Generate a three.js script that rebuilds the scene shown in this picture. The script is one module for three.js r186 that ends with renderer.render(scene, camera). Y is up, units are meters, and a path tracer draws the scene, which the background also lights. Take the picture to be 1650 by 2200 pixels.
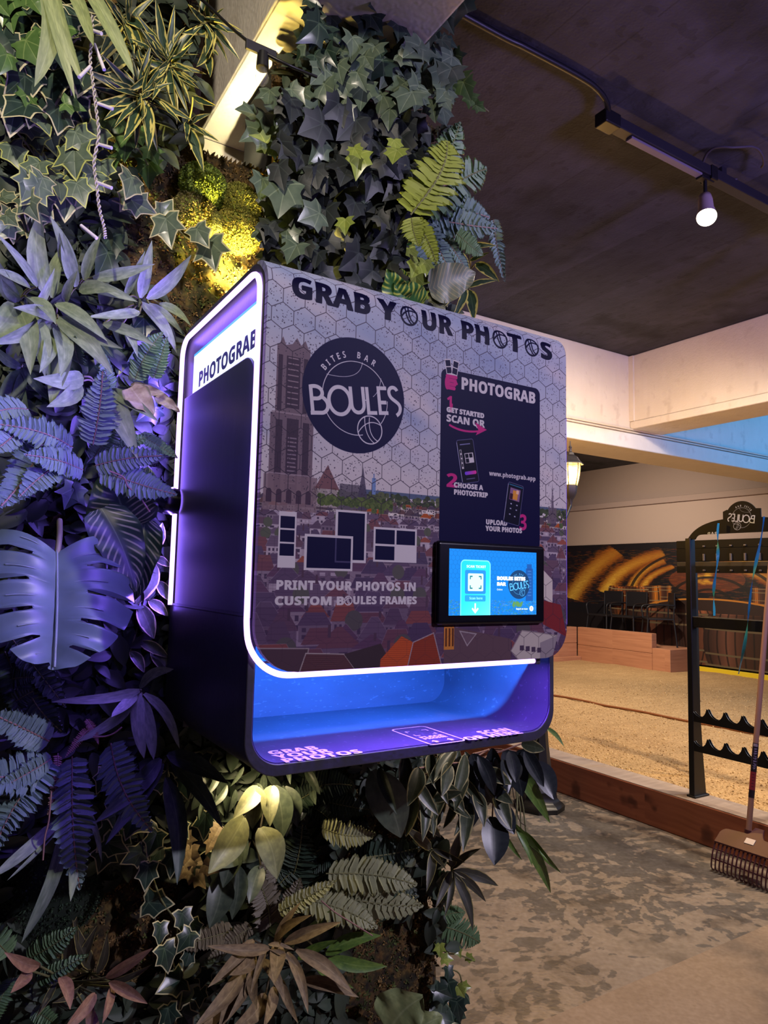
import * as THREE from 'three';
import { mergeGeometries, toCreasedNormals } from 'three/addons/utils/BufferGeometryUtils.js';
import { RoundedBoxGeometry } from 'three/addons/geometries/RoundedBoxGeometry.js';
import { RectAreaLightUniformsLib } from 'three/addons/lights/RectAreaLightUniformsLib.js';

// ------------------------------------------------------------------ camera
const scene = new THREE.Scene();
scene.background = new THREE.Color(0x000000);
const V = (x, y, z) => new THREE.Vector3(x, y, z);
const EYE = 1.5, FOCAL = 1507.6;                       // eye height, focal length in pixels of the 1650 x 2200 frame
const YAW = 31.7305 * Math.PI / 180, PITCH = 5.3975 * Math.PI / 180, ROLL = 1.2306 * Math.PI / 180;
const camFwd = V(Math.sin(YAW) * Math.cos(PITCH), Math.sin(PITCH), -Math.cos(YAW) * Math.cos(PITCH));
const camR0 = V(Math.cos(YAW), 0, Math.sin(YAW)), camU0 = camR0.clone().cross(camFwd);
const camR = camR0.clone().multiplyScalar(Math.cos(ROLL)).addScaledVector(camU0, Math.sin(ROLL));
const camU = camU0.clone().multiplyScalar(Math.cos(ROLL)).addScaledVector(camR0, -Math.sin(ROLL));
const camera = new THREE.PerspectiveCamera(2 * Math.atan(1100 / FOCAL) * 180 / Math.PI, 0.75, 0.05, 60);
camera.position.set(0, EYE, 0);
camera.quaternion.setFromRotationMatrix(new THREE.Matrix4().makeBasis(camR, camU, camFwd.clone().negate()));
scene.add(camera);

// ------------------------------------------------------------------ lights and exposure
const renderer = new THREE.WebGLRenderer({ antialias: true });
renderer.toneMapping = THREE.LinearToneMapping;
renderer.toneMappingExposure = 1.14;
renderer.shadowMap.enabled = true;
RectAreaLightUniformsLib.init();
const WARM = new THREE.Color(1.0, 0.80, 0.60), YELLOW = new THREE.Color(1.0, 0.72, 0.16), VIOLET = new THREE.Color(0.20, 0.10, 1.0);
const BLUE = new THREE.Color(0.06, 0.30, 1.0), CYAN = new THREE.Color(0.12, 0.5, 1.0);
function rectLight(color, power, w, h, at, to) {       // a lamp's own area light, looking from at towards to
  const l = new THREE.RectAreaLight(color, power, w, h); l.position.copy(at); l.lookAt(to); scene.add(l); return l;
}
function spotLight(color, power, at, to, angle, penumbra, size = 2) {
  const l = new THREE.SpotLight(color, power, 0, angle, penumbra, 2); l.position.copy(at); l.target.position.copy(to); l.castShadow = true; l.shadow.radius = size;
  scene.add(l); scene.add(l.target); return l;
}
function pointLight(color, power, at, size = 2) {
  const l = new THREE.PointLight(color, power, 0, 2); l.position.copy(at); l.castShadow = true; l.shadow.radius = size; scene.add(l); return l;
}
const LIT = {                                          // every lamp's strength in one place
  trackSpots: 23, wallSpot: 8, beamSpot: 13, wallSpotLow: 0.28, frontSpots: 15, ledSide: 350, ledBottom: 330, ledInward: 9, tray: 2600, sign: 4, screen: 1.2, lantern: 3.5, blueFlood: 42, violetWash: 50, pit: 27, mural: 27,
};

// ------------------------------------------------------------------ helpers
function rng(seed) { let a = seed >>> 0; return () => { a = (a + 0x6D2B79F5) >>> 0; let t = Math.imul(a ^ (a >>> 15), 1 | a); t = (t + Math.imul(t ^ (t >>> 7), 61 | t)) ^ t; return ((t ^ (t >>> 14)) >>> 0) / 4294967296; }; }
const hash = (x, y, s) => { let h = Math.imul(x | 0, 374761393) + Math.imul(y | 0, 668265263) + Math.imul(s | 0, 1442695041); h = Math.imul(h ^ (h >>> 13), 1274126177); return ((h ^ (h >>> 16)) >>> 0) / 4294967296; };
const sm = (t) => t * t * (3 - 2 * t), mix = (a, b, t) => a + (b - a) * t, clamp = (x, a = 0, b = 1) => Math.min(b, Math.max(a, x));
function vnoise(x, y, s = 1, per = 0) {                // value noise, periodic when per > 0
  const xi = Math.floor(x), yi = Math.floor(y), fx = sm(x - xi), fy = sm(y - yi), w = (v) => per ? ((v % per) + per) % per : v;
  return mix(mix(hash(w(xi), w(yi), s), hash(w(xi + 1), w(yi), s), fx), mix(hash(w(xi), w(yi + 1), s), hash(w(xi + 1), w(yi + 1), s), fx), fy);
}
function fbm(x, y, s = 1, o = 4, per = 0) { let a = 0.5, v = 0, n = 0; for (let i = 0; i < o; i++) { v += a * vnoise(x, y, s + i, per); n += a; x *= 2; y *= 2; per *= 2; a *= 0.5; } return v / n; }
function ray(px, py) { return camR.clone().multiplyScalar((px - 825) / FOCAL).addScaledVector(camU, -(py - 1100) / FOCAL).add(camFwd); }
const O = V(0, EYE, 0);
const onZ = (px, py, z) => { const d = ray(px, py); return O.clone().addScaledVector(d, z / d.z); };
const onX = (px, py, x) => { const d = ray(px, py); return O.clone().addScaledVector(d, x / d.x); };
const onY = (px, py, y) => { const d = ray(px, py); return O.clone().addScaledVector(d, (y - EYE) / d.y); };
const used = new Map();
function numbered(n) { const k = used.get(n) ?? 0; used.set(n, k + 1); return k ? n + '_' + String(k).padStart(3, '0') : n; }
function tag(o, label, category, group, kind) { o.userData = { label, category }; if (group) o.userData.group = group; if (kind) o.userData.kind = kind; return o; }
function thing(name, label, category, p, group) { const g = new THREE.Group(); g.name = numbered(name); g.position.copy(p); tag(g, label, category, group); scene.add(g); return g; }
function put(name, geo, mat, parent = scene, at) {     // one named mesh; under a thing the geometry is given in world metres and shifted to the thing's base
  const m = new THREE.Mesh(geo, mat); m.name = parent === scene ? numbered(name) : name; m.castShadow = m.receiveShadow = true;
  if (at) m.position.copy(at); parent.add(m); return m;
}
function struct(name, geo, mat, at) { const m = put(name, geo, mat, scene, at); m.userData.kind = 'structure'; return m; }
const local = (g, geo) => geo.translate(-g.position.x, -g.position.y, -g.position.z);
const bx = (x0, x1, y0, y1, z0, z1) => { const g = new THREE.BoxGeometry(x1 - x0, y1 - y0, z1 - z0); g.translate((x0 + x1) / 2, (y0 + y1) / 2, (z0 + z1) / 2); return g; };
const rbx = (x0, x1, y0, y1, z0, z1, r = 0.004, s = 2) => { const g = new RoundedBoxGeometry(x1 - x0, y1 - y0, z1 - z0, s, r); g.translate((x0 + x1) / 2, (y0 + y1) / 2, (z0 + z1) / 2); return g; };
function tube(pts, r, rad = 8, seg = 0, closed = false, tension = 0.5) { const c = new THREE.CatmullRomCurve3(pts, closed, 'catmullrom', tension); return new THREE.TubeGeometry(c, seg || pts.length * 6, r, rad, closed); }
function rod(a, b, r, r2 = r, rad = 12) { const d = b.clone().sub(a), g = new THREE.CylinderGeometry(r2, r, d.length(), rad); g.applyQuaternion(new THREE.Quaternion().setFromUnitVectors(V(0, 1, 0), d.clone().normalize())); g.translate((a.x + b.x) / 2, (a.y + b.y) / 2, (a.z + b.z) / 2); return g; }
const merge = (l) => mergeGeometries(l.map((g) => { const h = g.index ? g.toNonIndexed() : g; for (const k of Object.keys(h.attributes)) if (!['position', 'normal', 'uv'].includes(k)) h.deleteAttribute(k); return h; }));
function boxUV(geo, s = 1) {                           // uv in metres by the way each face points
  const g = geo.index ? geo.toNonIndexed() : geo, p = g.attributes.position, n = g.attributes.normal, uv = new Float32Array(p.count * 2);
  for (let i = 0; i < p.count; i++) {
    const ax = Math.abs(n.getX(i)), ay = Math.abs(n.getY(i)), az = Math.abs(n.getZ(i));
    const [u, v] = ay > ax && ay > az ? [p.getX(i), p.getZ(i)] : ax > az ? [p.getZ(i), p.getY(i)] : [p.getX(i), p.getY(i)];
    uv[i * 2] = u / s; uv[i * 2 + 1] = v / s;
  }
  g.setAttribute('uv', new THREE.BufferAttribute(uv, 2)); return g;
}
function canvasTex(w, h, draw, { srgb = true, repeat = true } = {}) {
  const c = document.createElement('canvas'); c.width = w; c.height = h; draw(c.getContext('2d'), w, h);
  const t = new THREE.CanvasTexture(c); if (srgb) t.colorSpace = THREE.SRGBColorSpace; if (repeat) t.wrapS = t.wrapT = THREE.RepeatWrapping; return t;
}
function pixTex(w, h, f, { srgb = true, repeat = true } = {}) {   // f(u, v) -> [r, g, b] 0..255 (sRGB when srgb)
  const d = new Uint8Array(w * h * 4);
  for (let y = 0; y < h; y++) for (let x = 0; x < w; x++) { const c = f(x / w, y / h, x, y), i = (y * w + x) * 4; d[i] = clamp(c[0], 0, 255); d[i + 1] = clamp(c[1], 0, 255); d[i + 2] = clamp(c[2], 0, 255); d[i + 3] = 255; }
  const t = new THREE.DataTexture(d, w, h); t.magFilter = THREE.LinearFilter; t.minFilter = THREE.LinearMipmapLinearFilter; t.generateMipmaps = true; if (srgb) t.colorSpace = THREE.SRGBColorSpace; if (repeat) t.wrapS = t.wrapT = THREE.RepeatWrapping; t.needsUpdate = true; return t;
}
const std = (o) => new THREE.MeshStandardMaterial({ side: THREE.DoubleSide, ...o });
const hex = (h) => [(h >> 16) & 255, (h >> 8) & 255, h & 255];
const mixc = (a, b, t) => [mix(a[0], b[0], t), mix(a[1], b[1], t), mix(a[2], b[2], t)];

// ------------------------------------------------------------------ the room
const CEIL = EYE + 2.13, RX = 10.3, PIT = EYE - 1.33;  // ceiling height, mural wall, top of the gravel
const plasterBump = pixTex(512, 512, (u, v) => { const n = 150 * fbm(u * 12, v * 12, 3, 5, 12) + 60 * vnoise(u * 120, v * 120, 8, 120); return [n, n, n]; }, { srgb: false });
const whitePaintMap = pixTex(512, 512, (u, v) => { const n = fbm(u * 5, v * 5, 21, 5, 5), k = fbm(u * 30, v * 6, 25, 3, 30); const m = clamp((fbm(u * 14, v * 11, 27, 4, 0) - 0.66) * 5); return mixc([228 - 12 * n - 4 * k, 221 - 13 * n - 4 * k, 208 - 15 * n - 5 * k], [196, 186, 172], m * 0.5); });
const whitePaint = std({ map: whitePaintMap, roughness: 0.75, bumpMap: plasterBump, bumpScale: 0.004 });
const tanWall = std({ color: 0x9c8b84, roughness: 0.85, bumpMap: plasterBump, bumpScale: 0.004 });
const ceilMap = pixTex(1024, 1024, (u, v) => {         // dark painted concrete with the marks of its shuttering boards (they run along v)
  const uw = u + 0.006 * (fbm(u * 3, v * 3, 37, 2, 3) - 0.5), board = Math.floor(uw * 9), seam = Math.abs(uw * 9 - Math.round(uw * 9)); let n = 54 + 18 * (hash(board, 1, 5) - 0.5) + 18 * (fbm(u * 8, v * 8, 31, 5, 8) - 0.5);
  n += 12 * (fbm(u * 90, v * 9, 33, 3, 90) - 0.5); if (seam < 0.014 && fbm(u * 9, v * 12, 35, 3, 0) > 0.5) n -= 14;
  const st = fbm(u * 7 + 0.3, v * 7, 41, 4, 7); if (st > 0.6) n -= 130 * (st - 0.6); n += 16 * (fbm(u * 24, v * 24, 47, 4, 24) - 0.5);
  if (fbm(u * 40, v * 40, 43, 2, 40) > 0.76) n -= 10;
  return [n * 0.95, n * 0.94, n * 1.12];
});
ceilMap.repeat.set(1 / 2.4, 1 / 2.4);
const ceilMat = std({ map: ceilMap, roughness: 0.8, bumpMap: plasterBump, bumpScale: 0.006 });
const floorMap = pixTex(2048, 2048, (u, v) => {        // concrete with worn patches of an older grey coat; 4 m a side
  const X = u * 4, Y = v * 4, w = 0.35 * (fbm(X * 3, Y * 3, 51, 3, 12) - 0.5);
  const f1 = fbm((X + w) * 13, (Y + w) * 22, 53, 5, 0), f2 = fbm(X * 2, Y * 2, 57, 3, 8), f3 = fbm(X * 30, Y * 30, 59, 3, 120);
  const k = clamp((f1 * 0.62 + f3 * 0.38 + (f2 - 0.5) * 0.5 - 0.485) * 22), g = fbm(X * 60, Y * 60, 61, 2, 240);
  let c = mixc([98, 94, 90], [140, 129, 117], k); const st = fbm(X * 5 + 3, Y * 5, 63, 4, 20);
  c = mixc(c, [70, 64, 58], clamp((st - 0.62) * 4) * 0.6); const d = 26 * (g - 0.5) + 24 * (f2 - 0.5); return [c[0] + d, c[1] + d, c[2] + d];
});
const floorRough = pixTex(512, 512, (u, v) => { const n = 56 + 84 * fbm(u * 14, v * 14, 53, 4, 14); return [n, n, n]; }, { srgb: false });
floorMap.repeat.set(1 / 4, 1 / 4); floorRough.repeat.set(1 / 4, 1 / 4);
const floorMat = std({ map: floorMap, roughnessMap: floorRough, roughness: 1, bumpMap: plasterBump, bumpScale: 0.002 });
const stripMap = pixTex(1024, 1024, (u, v) => { const n = fbm(u * 10, v * 10, 71, 5, 10), g = fbm(u * 160, v * 160, 73, 2, 160), st = clamp((fbm(u * 6, v * 6, 75, 4, 6) - 0.58) * 4); const c = mixc([160 - 20 * n, 142 - 20 * n, 124 - 20 * n], [92, 84, 78], st * 0.7); const d = 22 * (g - 0.5); return [c[0] + d, c[1] + d, c[2] + d]; });
stripMap.repeat.set(0.5, 0.5);
const stripMat = std({ map: stripMap, roughness: 0.6, bumpMap: plasterBump, bumpScale: 0.002 });

const KX = 3.83, ZF = -10.6, ZN = 4.2, XL = -3.2;      // kerb face, far, near and left walls
struct('floor', boxUV(bx(XL, KX + 0.2, -0.15, 0, ZF, -1.87)), floorMat);
struct('floor', boxUV(bx(XL, RX, -0.15, 0.002, -1.87, ZN)), stripMat);
struct('floor', boxUV(bx(KX + 0.2, RX, -0.15, 0.0, ZF, -1.87)), stripMat);
struct('ceiling', boxUV(bx(XL, RX, CEIL, CEIL + 0.2, ZF, ZN)), ceilMat);
struct('wall_right', boxUV(bx(RX, RX + 0.2, 0, CEIL, ZF, ZN)), tanWall);
struct('wall_far', boxUV(bx(XL, RX, 0, CEIL, ZF - 0.2, ZF)), tanWall);
struct('wall_near', boxUV(bx(XL, RX, 0, CEIL, ZN, ZN + 0.2)), std({ color: 0x4a4440, roughness: 0.9 }));
struct('wall_left', boxUV(bx(XL - 0.2, XL, 0, CEIL, ZF, ZN)), std({ color: 0x4a4440, roughness: 0.9 }));
// beams: one along the room above the pit, one across it, and the one that meets the planted wall
const B1Z = -4.27, B2X = 5.32, B1LOW = EYE + 1.24;
struct('ceiling_beam', boxUV(rbx(1.0, RX, EYE + 1.36, CEIL, B1Z - 0.42, B1Z, 0.012)), whitePaint);
struct('ceiling_beam', boxUV(rbx(1.0, RX, B1LOW, EYE + 1.385, B1Z - 0.44, B1Z + 0.03, 0.012)), whitePaint);
struct('ceiling_beam', boxUV(merge([rbx(B2X, B2X + 0.42, EYE + 1.50, CEIL, B1Z, ZN, 0.012), rbx(B2X - 0.012, B2X + 0.43, EYE + 1.425, EYE + 1.50, B1Z, ZN, 0.012)])), whitePaint);
struct('ceiling_beam', boxUV(bx(B2X - 0.02, B2X, EYE + 1.5, CEIL - 0.01, B1Z, B1Z + 0.05)), whitePaint);
struct('ceiling_beam', boxUV(merge([rbx(0.604, 1.0, EYE + 1.43, CEIL, -2.19, ZN, 0.012), bx(0.45, 1.5, EYE + 0.7, EYE + 1.43, -2.4, -2.185)])), whitePaint);
for (const [y, r] of [[1.425, 0.011], [1.40, 0.009]]) {
  const c = put('conduit_pipe', rod(V(1.6, EYE + y, B1Z + 0.018), V(RX, EYE + y, B1Z + 0.018), r), whitePaint);
  tag(c, y > 1.41 ? 'upper of two thin white pipes running along the far beam' : 'lower of two thin white pipes running along the far beam', 'pipe');
}
// ledge and upper recess on the mural wall
struct('trim_1', boxUV(rbx(RX - 0.16, RX, EYE + 1.36, EYE + 1.46, ZF, -4.8, 0.01)), tanWall);
struct('trim_2', boxUV(rbx(RX - 0.10, RX, EYE + 0.70, EYE + 1.36, ZF, -4.8, 0.008)), std({ color: 0xab9a90, roughness: 0.85, bumpMap: plasterBump, bumpScale: 0.003 }));

// ------------------------------------------------------------------ the mural
const muralTex = canvasTex(1024, 512, (g, w, h) => {    // a printed picture: brick vault lit between rows of barrels; u runs from the far end towards the camera
  const R = rng(5); g.fillStyle = '#0b0a12'; g.fillRect(0, 0, w, h);
  const glow = (x0, y0, cx, cy, x1, y1, wd, a) => {     // a lit band of brickwork: many short brick courses, brightest along the middle
    const P = (t) => [(1 - t) * (1 - t) * x0 + 2 * t * (1 - t) * cx + t * t * x1, (1 - t) * (1 - t) * y0 + 2 * t * (1 - t) * cy + t * t * y1];
    for (let i = 0; i < 2800 * a; i++) { const t = R(), o = (R() + R() + R() - 1.5) / 1.5, p = P(t), q = P(Math.min(1, t + 0.02)), dx = q[0] - p[0], dy = q[1] - p[1], l = Math.hypot(dx, dy) || 1, k = Math.exp(-o * o * 5) * (0.35 + 0.65 * (1 - t)) * (0.6 + 0.4 * R()); g.fillStyle = `rgba(${mix(130, 255, k) | 0},${mix(62, 214, k) | 0},${mix(10, 78, k) | 0},${0.2 + 0.7 * k})`; g.save(); g.translate(p[0] - dy / l * o * wd, p[1] + dx / l * o * wd); g.rotate(-0.22 + 0.2 * R()); g.fillRect(-5, -1.7, 10, 3.2); g.restore(); }
  };
  // bricks of the vault
  for (let i = 0; i < 2600; i++) { const x = R() * w, y = R() * 280; g.fillStyle = `rgba(${60 + R() * 50 | 0},${32 + R() * 26 | 0},${14 + R() * 12 | 0},0.5)`; g.fillRect(x, y, 9 + R() * 9, 4); }
  g.fillStyle = 'rgba(11,10,18,0.82)'; g.fillRect(0, 0, 90, h); g.fillRect(0, 0, w, 26);
  glow(105, 262, 165, 110, 262, 34, 60, 2.2); glow(222, 226, 262, 95, 400, 50, 44, 1.9); glow(306, 208, 322, 120, 400, 80, 22, 1.1); glow(340, 204, 352, 140, 425, 106, 15, 1);
  glow(560, 66, 690, 78, 752, 215, 46, 1.2); glow(520, 100, 640, 105, 690, 205, 30, 1.2); glow(640, 30, 860, 60, 930, 250, 70, 1.2);
  g.fillStyle = 'rgba(150,70,30,0.55)'; g.beginPath(); g.ellipse(510, 160, 95, 55, 0, 0, 7); g.fill();
  for (let i = 0; i < 50; i++) { g.fillStyle = `rgba(230,180,50,${0.1 + 0.25 * R()})`; g.beginPath(); g.ellipse(508 + (R() - 0.5) * 36, 150 + (R() - 0.5) * 60, 8, 5, 0, 0, 7); g.fill(); }
  g.strokeStyle = 'rgba(12,8,8,0.75)'; for (const [x, r] of [[300, 150], [360, 110], [420, 80], [470, 52]]) { g.lineWidth = 9; g.beginPath(); g.arc(520, 250, 520 - x, Math.PI * 1.05, Math.PI * 1.95); g.stroke(); }
  for (let y = 30; y < 250; y += 6) { g.strokeStyle = 'rgba(10,6,4,0.35)'; g.lineWidth = 1.4; g.beginPath(); g.moveTo(90, y + 30); g.lineTo(420, y - 30); g.stroke(); }
  const barrel = (x, y, rw, rh, lit) => {
    const gr = g.createLinearGradient(x - rw, 0, x + rw, 0); gr.addColorStop(0, '#241512'); gr.addColorStop(0.25, lit); gr.addColorStop(0.4, '#5a3322'); gr.addColorStop(0.62, '#3a2119'); gr.addColorStop(0.85, lit); gr.addColorStop(1, '#1d110f');
    g.fillStyle = gr; g.beginPath(); g.moveTo(x - rw * 0.86, y - rh); g.quadraticCurveTo(x - rw * 1.12, y, x - rw * 0.86, y + rh); g.lineTo(x + rw * 0.86, y + rh); g.quadraticCurveTo(x + rw * 1.12, y, x + rw * 0.86, y - rh); g.closePath(); g.fill();
    g.strokeStyle = 'rgba(14,8,8,0.7)'; g.lineWidth = Math.max(1, rw * 0.03); for (let k = -5; k <= 5; k++) { g.beginPath(); g.moveTo(x + k * rw * 0.155, y - rh); g.quadraticCurveTo(x + k * rw * 0.2, y, x + k * rw * 0.155, y + rh); g.stroke(); }
    g.strokeStyle = '#8a7a58'; g.lineWidth = rh * 0.07; for (const k of [-0.86, -0.45, 0.45, 0.86]) { g.beginPath(); g.moveTo(x - rw * 0.95, y + k * rh); g.quadraticCurveTo(x, y + k * rh + rh * 0.06, x + rw * 0.95, y + k * rh); g.stroke(); }
  };
  for (const s of [-1, 1]) { barrel(520 + s * 120, 222, 24, 34, '#d07a24'); barrel(520 + s * 165, 234, 34, 44, '#e08628'); barrel(520 + s * 235, 256, 55, 62, '#cc7426'); }
  barrel(300, 268, 60, 70, '#b8642a'); barrel(770, 280, 80, 90, '#c87028');
  g.fillStyle = '#171012'; g.fillRect(90, 330, w, h); g.fillStyle = '#2a1a16'; g.beginPath(); g.ellipse(520, 300, 150, 62, 0, Math.PI, 0); g.fill(); g.strokeStyle = '#b9782a'; g.lineWidth = 7; g.beginPath(); g.ellipse(520, 310, 190, 70, 0, Math.PI * 1.1, Math.PI * 1.9); g.stroke();
  barrel(420, 400, 120, 112, '#8a5236'); barrel(620, 410, 120, 112, '#96604a'); barrel(850, 410, 130, 115, '#85503a'); g.fillStyle = 'rgba(8,6,10,0.35)'; g.fillRect(0, 300, w, 220);
}, { repeat: false });
{
  const a = onX(1218, 1178, RX), z1 = -3.2, z0 = -10.3, y0 = EYE - 1.245, y1 = EYE + 0.69;
  const geo = new THREE.BoxGeometry(0.02, y1 - y0, z1 - z0), p = geo.attributes.position, uv = geo.attributes.uv;
  for (let i = 0; i < p.count; i++) { const z = p.getZ(i) + (z0 + z1) / 2; uv.setXY(i, clamp((z + 10.05) / 6.6), (p.getY(i) + (y1 - y0) / 2) / (y1 - y0)); }
  const m = put('wall_mural', geo, std({ map: muralTex, roughness: 0.5 }), scene, V(RX - 0.11 - 0.02, (y0 + y1) / 2, (z0 + z1) / 2));
  tag(m, 'wide printed mural of a lit brick vault with barrels', 'mural');
}
const timberMap = pixTex(512, 512, (u, v) => {          // reddish sawn timber, grain along u
  const g = fbm(u * 3, v * 60 + 3 * fbm(u * 4, v * 4, 83, 2, 4), 81, 4, 0), b = fbm(u * 3, v * 3, 85, 3, 3), kn = clamp((fbm(u * 7, v * 9, 87, 3) - 0.7) * 7);
  const c = mixc(hex(0xb06a4a), hex(0x7e4330), g * 0.9); return mixc(mixc(c, hex(0xa9714f), b * 0.4), hex(0x4a2418), kn * 0.7);
});
const paleTimberMap = pixTex(512, 512, (u, v) => { const g = fbm(u * 3, v * 50, 91, 4), b = fbm(u * 4, v * 4, 95, 3, 4); return mixc(mixc(hex(0xc08a68), hex(0x9a664a), g), hex(0xb6825f), b * 0.5); });
const timber = std({ map: timberMap, roughness: 0.7, bumpMap: timberMap, bumpScale: 0.003 });
const greyTimberMap = pixTex(512, 512, (u, v) => { const g = fbm(u * 3, v * 40, 97, 4), b = fbm(u * 6, v * 6, 99, 3, 6); return mixc(mixc(hex(0xb3a397), hex(0x8d7e74), g), hex(0xa08c7c), b * 0.5); });
const timberTop = std({ map: greyTimberMap, roughness: 0.85, bumpMap: paleTimberMap, bumpScale: 0.002 });
const paleTimber = std({ map: paleTimberMap, roughness: 0.75, bumpMap: paleTimberMap, bumpScale: 0.002 });
const KTOP = EYE - 1.272;
{ // kerb sleepers along the pit (one joint in view would be beyond the rake)
  for (const [z0, z1, lab] of [[-9.0, -5.62, 'far reddish timber sleeper edging the gravel pit behind the lamp post'], [-5.61, -1.62, 'reddish timber sleeper edging the gravel, with the black rack on top'], [-1.61, 2.4, 'near timber sleeper of the pit edge, right of the rake']]) {
    const t = thing('timber_sleeper', lab, 'sleeper', V(KX + 0.15, 0, (z0 + z1) / 2));
    const g = boxUV(rbx(KX, KX + 0.22, 0, KTOP - 0.004, z0, z1, 0.008)); put('sleeper_body', local(t, g), timber, t);
    put('worn_top', local(t, boxUV(rbx(KX + 0.004, KX + 0.216, KTOP - 0.006, KTOP, z0 + 0.004, z1 - 0.004, 0.003))), timberTop, t);
  }
}
const gravelMap = pixTex(1024, 1024, (u, v) => { const a = fbm(u * 150, v * 150, 101, 2, 150), b = fbm(u * 8, v * 24, 103, 4, 8), c = vnoise(u * 260, v * 260, 105, 260); const k = 0.5 * a + 0.3 * c + 0.2 * b; return mixc(hex(0x8f7046), hex(0xcfae7c), clamp(k * 1.7 - 0.35)); });
gravelMap.repeat.set(1 / 1.6, 1 / 1.6);
{ // the gravel: one uneven sheet with loose stones on it
  const gx0 = KX + 0.215, gx1 = RX - 0.12, gz0 = -9.2, gz1 = 2.4, NX = 120, NZ = 200, geo = new THREE.PlaneGeometry(gx1 - gx0, gz1 - gz0, NX, NZ); geo.rotateX(-Math.PI / 2); geo.translate((gx0 + gx1) / 2, PIT, (gz0 + gz1) / 2);
  const p = geo.attributes.position, uv = geo.attributes.uv;
  const hgt = (x, z) => 0.03 * (fbm(x * 1.4, z * 1.4, 111, 4) - 0.5) + 0.02 * (fbm(x * 2, z * 7, 113, 3) - 0.5) + (x - gx0 < 0.25 ? (0.25 - (x - gx0)) * 0.16 : 0);
  for (let i = 0; i < p.count; i++) { const x = p.getX(i), z = p.getZ(i); p.setY(i, PIT + hgt(x, z)); uv.setXY(i, x, z); }
  geo.computeVertexNormals();
  const bed = put('gravel_bed', geo, std({ map: gravelMap, roughness: 0.95, bumpMap: gravelMap, bumpScale: 0.006 })); tag(bed, 'pale sandy gravel filling the pit beyond the timber edge', 'gravel', null, 'stuff');
  const R = rng(77), st = new THREE.InstancedMesh(new THREE.IcosahedronGeometry(1, 0), std({ color: 0xffffff, roughness: 0.9 }), 14000), M = new THREE.Matrix4(), q = new THREE.Quaternion(), c = new THREE.Color();
  for (let i = 0; i < 14000; i++) {
    const x = gx0 + 0.02 + Math.pow(R(), 1.7) * 4.5, z = -6.5 + R() * 5.5, s = 0.003 + 0.007 * R() * R();
    q.setFromEuler(new THREE.Euler(R() * 6, R() * 6, R() * 6)); M.compose(V(x, PIT + hgt(x, z) + s * 0.3, z), q, V(s * 1.3, s * 0.8, s)); st.setMatrixAt(i, M);
    const t = R(); c.setRGB(mix(0.3, 0.75, t), mix(0.19, 0.55, t), mix(0.08, 0.28, t)); st.setColorAt(i, c);
  }
  st.name = 'gravel_stones'; st.castShadow = st.receiveShadow = true; tag(st, 'loose pale stones strewn over the gravel pit', 'gravel', null, 'stuff'); scene.add(st);
  // boundary rope lying on the gravel
  const a = onY(1220, 1500, PIT + 0.01), b = onY(1480, 1550, PIT + 0.01), d = b.clone().sub(a), pts = [];
  for (let i = -3; i <= 14; i++) { const q2 = a.clone().addScaledVector(d, i / 6); pts.push(V(q2.x + 0.015 * Math.sin(i * 1.7), PIT + hgt(q2.x, q2.z) + 0.012, q2.z)); }
  const rope = put('boundary_rope', tube(pts, 0.012, 6, 160), std({ color: 0x8f5a35, roughness: 0.95, bumpMap: paleTimberMap, bumpScale: 0.004 })); tag(rope, 'brown rope stretched across the gravel as a lane line', 'rope');
}
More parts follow.
